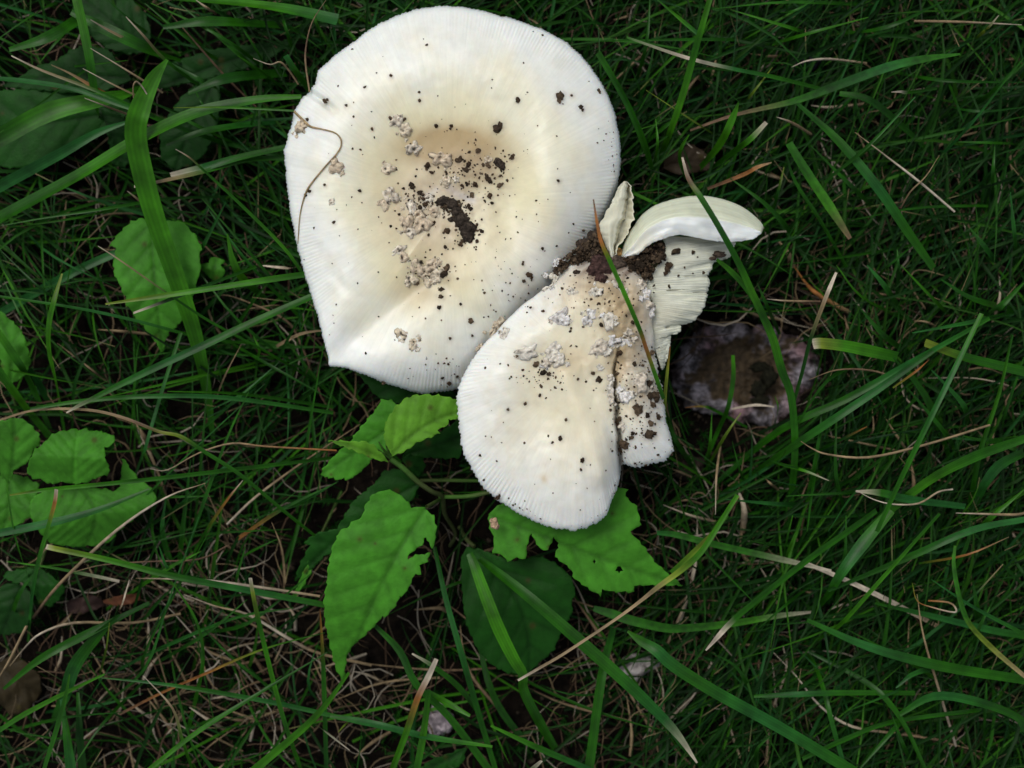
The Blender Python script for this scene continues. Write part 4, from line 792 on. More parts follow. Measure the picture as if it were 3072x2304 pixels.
for q, w, c in (([(1050,-10),(1200,180),(1480,330)], 18, 'bg'), ([(1240,-10),(1350,120),(1480,320)], 22, 'sg'), ([(1450,-10),(1650,200),(1780,330)], 13, 'bg'), ([(1700,80),(1900,200),(2212,280)], 24, 'kg'), ([(1520,410),(1900,340),(2212,270)], 18, 'sg'), ([(1200,260),(1350,430),(1520,550)], 22, 'kg'), ([(2212,100),(2050,260),(1950,330)], 30, 'gk'), ([(800,980),(1000,700),(1280,560)], 15, 'gk'),
                ([(560,100),(620,240),(700,420)], 14, 'gk'), ([(970,830),(930,1150),(830,1640)], 15, 'kg'), ([(1050,960),(1050,1300),(1140,1640)], 16, 'gk'), ([(1640,640),(1840,860),(1860,1000)], 24, 'sg'), ([(1400,560),(1600,800),(1760,1200)], 26, 'kg'), ([(2212,560),(2100,900),(2060,1100)], 20, 'gk'), ([(1840,1050),(2000,1080),(2212,1060)], 22, 'gk'), ([(2212,1380),(2000,1560),(1900,1640)], 22, 'bg'),
                ([(1000,1640),(1180,1380),(1500,1120)], 13, 'sg'), ([(360,1440),(700,1470),(930,1475)], 18, 'sk'), ([(450,1420),(350,1550),(260,1660)], 18, 'ybg'), ([(640,1200),(800,1245),(1200,1310)], 10, 'kg'), ([(1480,740),(1700,1000),(1800,1150)], 20, 'kg'), ([(280,900),(270,1080),(250,1220)], 12, 'bg'), ([(460,905),(360,1050),(240,1260)], 12, 'yg'), ([(670,800),(690,880),(660,1000)], 12, 'bg'), ([(405,1080),(450,1250),(480,1330)], 10, 'gk'),
                ([(0,900),(60,1080),(160,1240)], 16, 'gk'), ([(740,1420),(1100,1400),(1240,1380)], 12, 'gk'), ([(870,1640),(900,1400),(960,1050)], 14, 'gk')):
    blade(Z12(q), w, c, (26, 26, 6))
for q, w in (([(1800,80),(1560,20),(1510,110),(1600,260)], 6), ([(1210,165),(1330,170),(1440,200)], 7), ([(1450,640),(1470,800),(1590,890),(1700,840)], 7), ([(1500,340),(1600,340),(1700,390)], 7), ([(1350,930),(1420,1040),(1530,1200)], 8), ([(1500,1180),(1530,1330),(1500,1530)], 12), ([(610,1310),(640,1340),(690,1380)], 8), ([(970,1040),(1200,1090),(1480,1150)], 7), ([(1600,690),(1900,690),(2120,740),(2130,780)], 6),
             ([(1800,650),(1820,780),(1890,790)], 6), ([(2040,940),(2000,1150),(1940,1280)], 9), ([(880,1320),(840,1420),(850,1470)], 8), ([(0,1240),(80,1270),(150,1300)], 8), ([(30,1470),(120,1445),(220,1470)], 7), ([(440,1380),(480,1500),(470,1640)], 20), ([(-20,1475),(150,1540),(310,1580)], 9), ([(1100,300),(1120,380),(1140,430)], 9), ([(1270,860),(1280,1000),(1250,1060)], 6), ([(2060,60),(2060,200),(2000,400)], 9), ([(2212,700),(2100,830),(2140,940)], 6)):
    blade(Z12(q), w, random.choice(['dd', 'wd', 'dn', 'nd']), (14, 18, 10), kind='tube')
# --- upper right
blade(Z13([(575,-10),(540,110),(500,250),(430,500),(350,730),(285,880)]), [18,20,22,24,22,16], 'bbgbbg', (44,42,34,22,4), taper=None, label='long bright green grass blade rising beside the large cap')
blade(Z13([(-10,275),(130,520),(230,750),(272,885)]), [22,24,24,14], 'gkgg', (36,34,18), taper=None)
blade(Z13([(1880,282),(1700,305),(1500,350),(1200,460),(1000,530),(700,600),(470,680)]), [8,26,32,30,22,12,8], 'ggskgnn', (34,36,30,20), taper=None)
blade(Z13([(722,535),(690,620),(620,760),(490,910)]), [6,24,26,18], 'bbbg', (42,38,8), taper=None)
blade(Z13([(868,638),(790,720),(700,790),(550,900)]), [14,20,20,12], 'wbgg', (38,34,8), taper=None)
blade(Z13([(465,702),(430,760),(415,830),(450,930)]), [5,14,18,16], 'bbgg', (36,32,14), taper=None)
blade(Z13([(895,848),(820,872),(750,910),(560,985)]), [5,14,14,10], 'don', (30,30,20), taper=None, label='rust-brown curled grass leaf beside the white cap flap')
blade(Z13([(985,745),(1080,900),(1200,1080),(1305,1245)]), [28,40,38,14], 'ggbn', (32,34,34), taper=None, label='broad green grass blade with brown patch and torn dry end')
blade(Z13([(1030,540),(1250,740),(1450,980),(1600,1200),(1740,1400)]), [14,30,34,32,26], 'kgsgg', (32,34,26), taper=None)
blade(Z13([(970,800),(1020,950),(1150,1150),(1290,1400)]), 20, 'kgg', (26,26,14))
blade(Z13([(1250,488),(1380,510),(1500,590),(1750,820)]), [20,24,24,12], 'gkg', (24,26,12), taper=None)
blade(Z13([(1645,505),(1400,760),(1170,950)]), 13, 'sgg', (38,38,28))
blade(Z13([(140,195),(450,300),(700,360),(900,400),(1150,462)]), [8,14,14,14,12], 'gwsgg', (28,30,22), taper=None)
blade(Z13([(290,-10),(420,100),(515,180)]), 14, 'gbs', (30,34,34))
blade(Z13([(2160,360),(1950,630),(1790,800)]), 14, 'gss', (36,34,20))
blade(Z13([(920,610),(1000,640),(1100,700)]), 9, 'wdd', (30,26,16), kind='tube')
blade(Z13([(1330,690),(1500,820),(1680,960),(1850,1105)]), 7, 'dww', (28,30,26), kind='tube')
blade(Z13([(1000,350),(1080,318),(1200,308),(1390,330)]), 7, 'wwd', (22,22,16), kind='tube')
blade(Z13([(1770,810),(1700,920),(1620,1000),(1570,1085)]), 5, 'ddn', (30,30,22), kind='tube')
blade(Z13([(2200,130),(1900,115),(1640,110)]), 8, 'wdd', (26,26,20), kind='tube')
blade(Z13([(2140,380),(2120,620),(2150,900)]), 9, 'wdd', (12,14,10), kind='tube')
blade(Z13([(1520,480),(1570,478),(1610,482),(1760,460)]), 12, 'wwgg', (34,32,22))
blade(Z13([(2080,80),(2020,150),(1960,200)]), 12, 'wyk', (38,36,24))
for q, w, c in (([(600,45),(1000,10),(1500,30)], 14, 'gg'), ([(680,50),(980,140),(1120,185)], 13, 'bg'), ([(1400,90),(1100,170),(800,260)], 14, 'bg'), ([(0,215),(500,205),(900,210)], 12, 'gk'), ([(1800,0),(1500,140),(1200,180)], 18, 'kg'), ([(2212,300),(2100,430),(1850,640)], 16, 'gk'), ([(1870,740),(2050,745),(2212,750)], 16, 'gg'), ([(2060,760),(2050,900),(2045,1060)], 14, 'gk'), ([(1300,1150),(1700,1080),(2212,1075)], 10, 'gg'),
                ([(1100,760),(1300,960),(1500,1150)], 18, 'gk'), ([(680,930),(900,1100),(1130,1391)], 18, 'gk'), ([(960,870),(930,1000),(860,1250)], 12, 'ykg'), ([(1930,1190),(2010,1290),(2080,1391)], 24, 'gs'), ([(2140,1000),(2160,1200),(2180,1391)], 18, 'sg'), ([(260,0),(240,240),(160,520)], 14, 'gk'), ([(-10,130),(5,400),(20,520)], 9, 'kg'), ([(290,620),(300,760),(270,900)], 11, 'bg'), ([(1680,1240),(1500,1391),(1450,1440)], 12, 'kg'),
                ([(900,350),(800,480),(700,600)], 10, 'yk'), ([(1550,1300),(1560,1391),(1600,1480)], 12, 'gs'), ([(2212,560),(1950,580),(1700,520)], 12, 'kk'), ([(1900,640),(1860,540),(1780,330)], 16, 'kg'), ([(1130,-10),(1000,60),(860,60)], 12, 'gk'), ([(2212,430),(1800,420),(1500,370)], 14, 'kg'), ([(240,470),(500,640),(640,730)], 8, 'yk')):
    blade(Z13(q), w, c, (24, 26, 6))
for q, w in (([(70,105),(130,90),(160,80)], 9), ([(620,240),(590,380),(560,520)], 9), ([(560,350),(450,480),(380,700)], 12), ([(780,280),(900,295),(960,290)], 9), ([(1200,260),(1360,200),(1440,190)], 9), ([(1690,540),(1820,550),(1960,560)], 6), ([(1860,430),(1940,432)], 9), ([(2100,310),(2190,310)], 10), ([(1100,550),(1200,560),(1400,540)], 10), ([(930,1255),(980,1320),(1010,1391)], 18), ([(1890,1160),(1950,1260),(1980,1391)], 12),
             ([(640,500),(690,620),(690,740)], 7), ([(1560,800),(1620,760),(1780,740)], 9), ([(1680,1240),(1850,1190),(2000,1120)], 9), ([(0,490),(120,380),(300,210)], 8), ([(1320,640),(1390,800),(1430,960)], 8), ([(2000,680),(1800,740),(1700,820)], 14), ([(1600,650),(1780,640),(1790,720),(1700,900)], 6), ([(840,790),(800,880),(1000,950)], 9)):
    blade(Z13(q), w, random.choice(['dd', 'wd', 'dn', 'nd']), (12, 14, 8), kind='tube')

# ---------------------------------------------------------------- leaves
from mathutils.geometry import delaunay_2d_cdt
LEAVES = []
def leaf(parent, left, right, zs, colr, fold=0.25, veins=6, name='leaf', nu=110, nv=9, light=0.62, wav=0.6, holes=(), teeth=6.0):
    """left and right outline chains (photo pixels), both from base to tip; bites and teeth are part of the outline"""
    poly = list(left) + list(right)[::-1]; P = np.array(poly, float); LEAVES.append((poly, P.min(0), P.max(0)))
    base = (P[0] + P[-1]) / 2; tip = (np.array(left[-1]) + np.array(right[-1])) / 2; cen = P.mean(0)
    ax = tip - base; L = np.hypot(*ax); ax /= L; nrm = np.array([-ax[1], ax[0]]); off = float((cen - base) @ nrm) * .8
    step = max(6.5, L / 75)
    run = 0.0; area = sum(P[i][0] * P[(i + 1) % len(P)][1] - P[(i + 1) % len(P)][0] * P[i][1] for i in range(len(P))); sg = 1 if area > 0 else -1
    def outw(a_, b_): t_ = (b_ - a_) / (np.hypot(*(b_ - a_)) + 1e-6); return np.array([t_[1], -t_[0]]) * sg
    out = []                                                     # outline with points every few pixels
    for i in range(len(P)):
        q0, q1 = P[i], P[(i + 1) % len(P)]; k = max(1, int(np.hypot(*(q1 - q0)) / step))
        for j in range(k): out.append(tuple(q0 + (q1 - q0) * j / k + (rng.normal(0, .7, 2) if j else 0) + (outw(q0, q1) * teeth * ((run + j * step) % 34 / 34 - .4))))
        run += np.hypot(*(q1 - q0))
    nb = len(out); pts = [Vector(o_) for o_ in out]
    x0, y0 = P.min(0); x1, y1 = P.max(0); poly_l = [tuple(o_) for o_ in out]; row = 0; y = y0
    while y < y1:
        x = x0 + (step * .5 if row % 2 else 0)
        while x < x1:
            if inside(x, y, poly): pts.append(Vector((x, y)))
            x += step
        y += step * .87; row += 1
    v2, _, f2, *_r = delaunay_2d_cdt(pts, [(i, (i + 1) % nb) for i in range(nb)], [], 1, 1e-4)
    Q = np.array([(v[0], v[1]) for v in v2]); F = [list(f) for f in f2]
    u = np.clip(((Q - base) @ ax) / L, 0, 1); d = (Q - base) @ nrm - off * 4 * u * (1 - u); hwm = max(30.0, np.percentile(np.abs(d), 95))
    f = np.clip(np.abs(d) / hwm, 0, 1.3)
    zc = np.interp(np.interp(u, np.linspace(0, 1, len(zs)), zs), [0, 6, 14, 34, 60], [GZ, -6, 8, 33, 60]); sd = sum(left[0]) * .01
    q = u * veins - 0.95 * f * veins * hwm / L; fr = q - np.round(q)
    vein = np.exp(-(fr / 0.10) ** 2) * (u > .03) * np.clip(1.15 - f, 0, 1); rib = np.exp(-(d / (step * .8)) ** 2)
    z = zc + fold * np.abs(d) * S * 1000 * (1 - .35 * f) - 0.35 * vein - 0.2 * np.cos(fr * 6.283) * np.clip(f * 2, 0, 1) - 0.5 * rib
    z = z + wav * (np.sin(u * 7 + sd + (d < 0)) * f + .5 * np.sin(u * 15 + d * .02 + sd) * f) - 0.9 * wav * f ** 3
    cc = np.array(colr) * (1 + ((np.clip(vein * .55 + rib * .9, 0, 1)) * (light - 1))[:, None])
    cc = cc * (1 + .12 * np.array([n3(a_[0] * .012, a_[1] * .012, sd) for a_ in Q]))[:, None]
    cc = cc * (1 + .16 * fbm(Q[:, 0] * .03 + sd, Q[:, 1] * .03))[:, None]
    for _ in range(max(1, int(L / 150))):                         # small brown spots
        sx, sy = Q[rng.integers(len(Q))]; m_ = np.clip(1.2 * np.exp(-(((Q[:, 0] - sx) ** 2 + (Q[:, 1] - sy) ** 2) / rng.uniform(4, 8) ** 2)), 0, .8)[:, None]
        cc = cc + (np.array([0.06, 0.05, 0.012]) - cc) * m_
    if holes:
        cenf = np.array([Q[ff].mean(0) for ff in F]); keep = np.ones(len(F), bool)
        for hx, hy, hr in holes: keep &= np.hypot(cenf[:, 0] - hx, cenf[:, 1] - hy) > hr
        F = [ff for ff, k in zip(F, keep) if k]
    F = [ff[::-1] if np.cross(Q[ff[1]] - Q[ff[0]], Q[ff[2]] - Q[ff[0]]) > 0 else ff for ff in F]
    o = mesh_obj(name, Wa(Q[:, 0], Q[:, 1], z), F, M_leaf, parent, cc)
    md = o.modifiers.new('thickness', 'SOLIDIFY'); md.thickness = 0.0002
    return o
def tube_part(name, parent, pts, width, zs, c, matr=None):
    V, F, Cc = path_geo(pts, width, zs, c, 'tube', taper=None); return mesh_obj(name, V, F, matr or M_leaf, parent, Cc)
LG, MG, DG, BG, XG = (0.125, 0.335, 0.026), (0.064, 0.270, 0.020), (0.012, 0.078, 0.007), (0.056, 0.235, 0.018), (0.010, 0.055, 0.007)  # DG, XG: greens of covered leaves with their shade put into the colour
PAL['q'] = (0.07, 0.17, 0.03); PAL['r'] = (0.09, 0.12, 0.04)
ps = empty('toothed_seedling', W(1345, 1570, GZ))
tag(ps, 'leafy seedling with toothed pointed leaves, insect-bitten, growing from under the split mushroom', 'plant')
o = leaf(ps, Z53([(1100,1070),(1020,880),(1012,760),(1060,620),(1150,480),(1260,390),(1345,362),(1355,348),(1500,335),(1655,345),(1668,335),(1780,370),(1900,400),(2040,520)]),
     Z53([(1110,1080),(1180,1050),(1250,1030),(1262,1015),(1370,945),(1385,930),(1470,890),(1500,880),(1600,840),(1690,795),(1655,772),(1720,735),(1790,690),(1800,650),(1795,628),(1880,635),(1960,590),(2045,525)]), (36,37,33), LG, fold=.16, veins=5, wav=.7)
tag(o, 'young yellow-green toothed leaf at the seedling tip')
leaf(ps, Z53([(1200,640),(1170,460),(1100,405),(980,393),(910,530),(800,655),(700,780),(600,905),(450,1035),(380,1120),(275,1235),(245,1300)]),
     Z53([(1210,650),(1150,860),(1050,1040),(880,1110),(850,1135),(760,1245),(660,1320),(545,1375),(525,1345),(420,1370),(415,1330),(335,1352),(330,1328),(250,1305)]), (27,28,24), MG, fold=.14, veins=5)
leaf(ps, Z53([(1070,1130),(970,1040),(905,960),(800,905),(600,900),(350,890)]), Z53([(1065,1155),(880,1105),(700,1035),(520,955),(352,898)]), (34,38,36), LG, fold=.6, veins=3, nu=50, nv=5)
for q in ([(950,905),(1000,990),(1085,1085)], [(1030,930),(1060,1010),(1100,1080)], [(940,1000),(1010,1050),(1080,1100)]):
    o = tube_part('bud', ps, Z53(q), [3, 7, 8], (40, 38, 35), 'qq')
leaf(ps, Z8([(700,680),(640,690),(615,690),(600,660),(550,610),(480,588),(400,615),(362,670),(340,745),(285,768),(262,800),(222,808),(180,900),(155,1020),(150,1100),(130,1200),(140,1330),(165,1450),(185,1530),(205,1590),(240,1650)]),
     Z8([(702,684),(690,692),(740,730),(755,790),(745,880),(727,915),(712,880),(700,850),(685,858),(675,895),(620,930),(590,972),(640,950),(722,938),(705,985),(662,1010),(672,1058),(640,1050),(600,1130),(560,1185),(555,1170),(520,1240),(462,1298),(455,1285),(420,1330),(350,1400),(300,1440),(265,1490),(252,1560),(243,1652)]),
     (30,34,30,22), MG, fold=.16, veins=7, nu=180, nv=11)
h1 = Z8([(1765, 1028)])[0]; h2 = Z8([(1630, 985)])[0]
leaf(ps, Z8([(1040,720),(1150,640),(1400,575),(1700,560),(1812,585),(1798,625),(1860,680),(1888,780),(1825,820),(1862,862),(1905,905),(1960,985),(2050,1062),(2118,1118)]),
     Z8([(1040,730),(1050,800),(1075,860),(1065,942),(1105,938),(1150,985),(1200,965),(1247,972),(1256,900),(1276,828),(1300,870),(1330,915),(1372,920),(1402,848),(1432,880),(1410,960),(1450,990),(1500,1030),(1520,1080),(1560,1110),(1620,1150),(1665,1178),(1672,1138),(1750,1155),(1850,1152),(1845,1120),(1950,1115),(2112,1120)]),
     (24,27,26,24), MG, fold=.10, veins=7, nu=190, nv=12, holes=[(h1[0], h1[1], 9), (h2[0], h2[1], 3)])
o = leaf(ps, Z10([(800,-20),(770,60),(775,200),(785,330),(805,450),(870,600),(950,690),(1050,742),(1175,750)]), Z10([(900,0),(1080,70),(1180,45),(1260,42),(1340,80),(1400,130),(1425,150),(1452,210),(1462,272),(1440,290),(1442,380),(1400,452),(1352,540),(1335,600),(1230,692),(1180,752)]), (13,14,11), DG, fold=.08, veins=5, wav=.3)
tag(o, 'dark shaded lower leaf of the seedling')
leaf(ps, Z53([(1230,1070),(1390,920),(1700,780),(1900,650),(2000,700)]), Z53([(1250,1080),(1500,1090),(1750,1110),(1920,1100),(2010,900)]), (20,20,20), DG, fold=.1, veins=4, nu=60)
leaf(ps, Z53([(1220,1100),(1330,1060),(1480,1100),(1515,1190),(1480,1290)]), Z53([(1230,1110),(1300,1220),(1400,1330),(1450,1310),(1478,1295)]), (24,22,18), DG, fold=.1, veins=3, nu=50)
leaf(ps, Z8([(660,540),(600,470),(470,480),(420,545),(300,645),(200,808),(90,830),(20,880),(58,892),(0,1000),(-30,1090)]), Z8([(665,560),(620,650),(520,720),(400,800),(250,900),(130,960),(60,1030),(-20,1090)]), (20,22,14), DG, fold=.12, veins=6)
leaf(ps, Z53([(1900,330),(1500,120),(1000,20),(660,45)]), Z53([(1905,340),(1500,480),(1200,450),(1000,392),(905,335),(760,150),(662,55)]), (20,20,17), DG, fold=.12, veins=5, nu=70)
tube_part('stem', ps, Z53([(1090,1110),(1250,1225),(1420,1385),(1600,1510),(1720,1570)]) + Z8([(800,720),(860,830),(830,900)]), [16,17,17,15,14,13,12,12], (35,33,30,24,16,6,-2), 'qqrrrrr')
tube_part('petiole', ps, Z8([(1050,602),(950,622),(860,628),(770,628)]), [12,13,13,13], (25,24,22,20), 'rqq')
tube_part('petiole', ps, Z8([(985,540),(820,537),(660,538)]), [10,11,11], (18,20,22), 'qr')
tube_part('petiole', ps, Z8([(700,682),(740,660),(780,640)]), [11,11,11], (30,24,18), 'rq')
tube_part('petiole', ps, Z10([(850,-20),(800,-70),(760,-140)]), [14,13,13], (13,9,2), 'rr')

rs = empty('round_leaved_seedling', W(150, 1500, GZ))
tag(rs, 'low seedling with rounded scalloped leaves, one torn, under an arched tan stalk', 'plant')
leaf(rs, Z55([(60,640),(0,560),(-120,480),(-180,330),(-120,200),(0,165),(100,138)]), Z55([(70,640),(110,535),(182,500),(230,450),(242,400),(298,350),(312,300),(290,248),(250,208),(190,150),(102,138)]), (15,18,20), BG, fold=.12, veins=4)
leaf(rs, Z55([(570,645),(480,630),(370,642),(330,610),(250,602),(208,560),(216,490),(240,430),(268,372),(325,342),(372,290),(400,262),(455,240),(470,242),(545,222),(600,230)]),
     Z55([(575,645),(680,628),(740,592),(820,578),(842,540),(805,440),(800,360),(842,348),(876,325),(872,270),(830,255),(785,252),(780,235),(720,240),(662,220),(602,230)]), (20,24,20), BG, fold=.10, veins=5, light=1.35)
leaf(rs, Z55([(590,655),(400,672),(320,700),(240,760),(228,850),(255,950),(300,1010),(400,1105),(500,1115),(580,1125),(640,1120)]),
     Z55([(592,655),(700,668),(800,680),(880,702),(920,660),(930,580),(936,500),(930,450),(962,460),(982,520),(1030,550),(1052,600),(1150,662),(1202,740),(1180,790),(1100,850),(1000,930),(900,1010),(850,1080),(740,1112),(645,1122)]), (14,16,13), BG, fold=.07, veins=5, nu=140)
leaf(rs, Z55([(60,560),(-80,620),(-150,750),(-100,950),(0,1042)]), Z55([(65,560),(200,590),(302,650),(262,800),(232,900),(180,930),(80,1002),(5,1042)]), (10,13,12), BG, fold=.08, veins=4)
leaf(rs, Z55([(300,1290),(200,1290),(60,1310),(20,1345),(100,1400),(200,1400),(300,1560)]), Z55([(310,1290),(400,1350),(490,1420),(490,1480),(440,1540),(380,1582),(302,1562)]), (9,10,8), DG, fold=.08, veins=4)
leaf(rs, Z55([(180,1420),(60,1400),(-60,1480),(-80,1650),(0,1800)]), Z55([(190,1420),(240,1500),(260,1640),(180,1780),(10,1800)]), (7,8,6), XG, fold=.06, veins=4)
for a, b_, zt in (((70, 640), (330, 900), 15), ((572, 642), (360, 880), 20), ((590, 660), (380, 880), 13), ((62, 562), (330, 900), 10), ((300, 1295), (370, 940), 8)):
    tube_part('petiole', rs, Z55([a, ((a[0] + b_[0]) / 2 + 20, (a[1] + b_[1]) / 2), b_]), [9, 10, 10], (zt - .4, zt * .6, -1), 'rq')

def lone_leaf(name, label, left, right, zs, c, group=None, stalk=None, **kw):
    p = empty(name, W(left[0][0], left[0][1], GZ)); tag(p, label, 'leaf', group); leaf(p, left, right, zs, c, **kw, name='leaf_blade')
    st = stalk or (left[0][0] * 2 - left[2][0], left[0][1] * 2 - left[2][1])
    tube_part('petiole', p, [left[0], ((left[0][0] + st[0]) / 2, (left[0][1] + st[1]) / 2), st], [9, 10, 10], (zs[0], zs[0] * .5, -1), 'rq')
lone_leaf('dock_leaf', 'dull green toothed pointed leaf lying under a very wide grass blade',
     Z6([(1000,150),(960,128),(920,118),(905,138),(870,140),(820,190),(798,212),(740,280),(728,302),(772,320),(755,400),(754,470),(772,520),(800,562),(806,602),(832,640),(838,702),(882,742),(898,792),(950,832),(970,872),(1022,922),(1042,962),(1080,1015)]),
     Z6([(1005,150),(1150,138),(1222,150),(1258,202),(1300,238),(1322,282),(1342,330),(1318,362),(1332,420),(1330,470),(1308,522),(1302,600),(1262,680),(1192,822),(1120,880),(1092,950),(1084,1015)]), (16,18,13), BG, fold=.09, veins=6, stalk=(470, 600))
lone_leaf('lobed_leaf', 'small bluish lobed leaf beside the toothed dock leaf', Z6([(1410,540),(1370,490),(1340,470),(1330,420),(1390,420),(1400,380),(1440,385)]), Z6([(1415,540),(1480,510),(1490,470),(1470,430),(1490,400),(1450,380),(1442,384)]), (12,14,13), BG, nu=50, fold=.05)
lone_leaf('oval_leaf', 'bluish oval leaf half hidden by steep grass blades', Z6([(60,1230),(30,1150),(-20,1000),(-60,850),(-40,740)]), Z6([(70,1230),(150,1172),(190,1120),(202,1060),(172,960),(160,900),(110,830),(0,735)]), (12,14,14), BG, nu=60, fold=.08, veins=4)
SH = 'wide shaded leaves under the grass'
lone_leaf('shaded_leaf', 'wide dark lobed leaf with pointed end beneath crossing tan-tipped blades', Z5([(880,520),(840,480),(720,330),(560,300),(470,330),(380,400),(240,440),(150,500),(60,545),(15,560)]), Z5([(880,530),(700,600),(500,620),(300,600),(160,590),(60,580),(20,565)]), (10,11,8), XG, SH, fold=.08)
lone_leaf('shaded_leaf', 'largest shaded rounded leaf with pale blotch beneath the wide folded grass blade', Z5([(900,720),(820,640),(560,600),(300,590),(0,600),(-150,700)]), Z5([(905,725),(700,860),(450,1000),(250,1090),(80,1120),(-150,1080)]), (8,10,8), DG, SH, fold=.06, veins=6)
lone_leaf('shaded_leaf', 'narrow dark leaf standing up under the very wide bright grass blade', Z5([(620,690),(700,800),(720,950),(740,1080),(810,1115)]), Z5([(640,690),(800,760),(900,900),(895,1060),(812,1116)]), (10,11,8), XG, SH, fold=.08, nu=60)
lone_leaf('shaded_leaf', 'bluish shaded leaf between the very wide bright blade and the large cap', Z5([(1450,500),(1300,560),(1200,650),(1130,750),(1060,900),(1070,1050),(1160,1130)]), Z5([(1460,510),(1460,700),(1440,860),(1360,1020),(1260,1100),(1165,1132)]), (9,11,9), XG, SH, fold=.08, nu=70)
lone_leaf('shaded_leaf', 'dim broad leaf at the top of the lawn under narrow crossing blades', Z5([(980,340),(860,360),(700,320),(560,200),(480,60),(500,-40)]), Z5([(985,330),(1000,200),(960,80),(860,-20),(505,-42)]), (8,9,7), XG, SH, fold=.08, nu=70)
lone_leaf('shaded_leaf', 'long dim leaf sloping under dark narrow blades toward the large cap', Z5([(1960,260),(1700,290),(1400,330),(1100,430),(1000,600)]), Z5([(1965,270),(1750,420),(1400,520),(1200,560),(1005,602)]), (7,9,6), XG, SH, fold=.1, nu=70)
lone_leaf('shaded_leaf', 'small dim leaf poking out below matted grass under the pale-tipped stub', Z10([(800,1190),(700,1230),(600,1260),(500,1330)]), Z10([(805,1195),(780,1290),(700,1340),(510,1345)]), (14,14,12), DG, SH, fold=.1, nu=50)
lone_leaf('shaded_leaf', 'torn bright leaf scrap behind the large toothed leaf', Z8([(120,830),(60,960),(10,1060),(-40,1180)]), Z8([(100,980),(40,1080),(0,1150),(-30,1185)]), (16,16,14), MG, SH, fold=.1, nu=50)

# ---------------------------------------------------------------- stump left in the pit
st = empty('mushroom_stump', W(PIT[0], PIT[1], GZ - 8))
tag(st, 'torn whitish mushroom stump with pink stains and brown hollow in the soil pit', 'mushroom stump')
def stump_ring():
    n_th, n_r = 220, 46; V, Cc = [], []
    for j in range(n_r):
        t = j / (n_r - 1)
        for i in range(n_th):
            a = 2 * math.pi * i / n_th; ca, sa = math.cos(a), math.sin(a)
            R0 = 1 + 0.18 * n3(ca * 1.5, sa * 1.5, 4) + 0.10 * n3(ca * 5, sa * 5, 9) + 0.07 * n3(ca * 12, sa * 12, 2)
            px = PIT[0] + 232 * R0 * t * ca; py = PIT[1] + 165 * R0 * t * sa - 4
            nn = n3(px * .02, py * .02, 1); nf = n3(px * .06, py * .06, 5); nf2 = n3(px * .13, py * .13, 7)
            ring = math.exp(-((t - .76) / .2) ** 2) * (0.75 + .8 * n3(ca * 1.7 + 5, sa * 1.7, 3))
            z = -10.5 + 8.5 * ring + 1.4 * nn + .8 * nf + .45 * nf2 - (5 if t > .96 else 0)
            w = min(1, max(0, (t - .56 + .42 * nn + .3 * nf) / .14)); br = np.array([0.12, 0.082, 0.042]) * (1 + .7 * nf)
            wh = np.array([0.50, 0.46, 0.52]); pk = np.array([0.46, 0.25, 0.28])
            pp = min(1, max(0, 1.7 * (n3(px * .012 + 3, py * .012, 8) + .12 + .25 * ca))) * .8; c = wh * (1 - pp) + pk * pp
            c = c * (1 + .4 * nf2); soil = min(1, max(0, (n3(px * .026, py * .026, 14) + .55 * nf2 + .13) * 3.0)); c = c * (1 - .9 * soil) + np.array([0.02, .015, .012]) * soil
            c = br * (1 - w) + c * w
            V.append(W(px, py, z + GZ - 4)); Cc.append(np.clip(c * .72, .006, .9))  # whole stump dimmed: the shade of the pit is put into its colour
    F = [(j * n_th + i, (j + 1) * n_th + i, (j + 1) * n_th + (i + 1) % n_th, j * n_th + (i + 1) % n_th) for j in range(n_r - 1) for i in range(n_th)]
    return V, F, Cc
V, F, Cc = stump_ring(); mesh_obj('torn_ring', V, F, M_stump, st, Cc)
Z52 = zone(1950, 850, 3.0157)
for k, (u, v, rx, ry) in enumerate([(1000, 760, 30, 16), (1080, 850, 26, 30), (980, 960, 24, 26), (1000, 1060, 30, 16)]):
    px, py = Z52([(u, v)])[0]; clump(st, px, py, GZ - 5, rx, ry, 10, k + 90, (0.012, 0.012, 0.006))

# ---------------------------------------------------------------- small things lying in the grass
def lying(name, label, cat, px, py, z, rx, ry, rz, seed, c, rot=0, matr=None):
    iv, jf = ICO3; r0 = seed * 2.9
    k = np.array([1 + 0.5 * n3(v[0] * 1.4 + r0, v[1] * 1.4, v[2]) + 0.28 * n3(v[0] * 3.5 + r0, v[1] * 3.5, v[2] * 3.5) + .12 * n3(v[0] * 9 + r0, v[1] * 9, v[2] * 9) for v in iv])[:, None]
    vv = iv * k * np.array([mm(rx), mm(ry), mm(rz)]); rm = np.array([[math.cos(rot), -math.sin(rot), 0], [math.sin(rot), math.cos(rot), 0], [0, 0, 1]])
    cc = np.array([[ch * (1 + 1.0 * n3(v[0] * 3 + r0, v[1] * 3, v[2] * 3 + 2)) for ch in c] for v in iv]); cc = np.clip(cc, .005, .9)
    o = mesh_obj(name, vv @ rm.T, jf, matr or M_stone, None, cc); o.location = W(px, py, float(lower(z))); return tag(o, label, cat)
lying('crumbly_lump', 'pale grey crumbly lump with orange stains between crossing grass blades', 'lump', 1905, 2000, 6, 66, 36, 34, 3, (0.46, 0.42, 0.40), .35)
lying('pink_grey_lump', 'pinkish grey crumbly lump under the stout whitish-tipped stub', 'lump', 1315, 2160, 3, 40, 48, 22, 8, (0.34, 0.29, 0.31), .2)
lying('dark_pebble', 'small dark bluish pebble among dry grass', 'pebble', 2415, 185, 4, 44, 30, 24, 5, (0.05, 0.055, 0.08), .2)
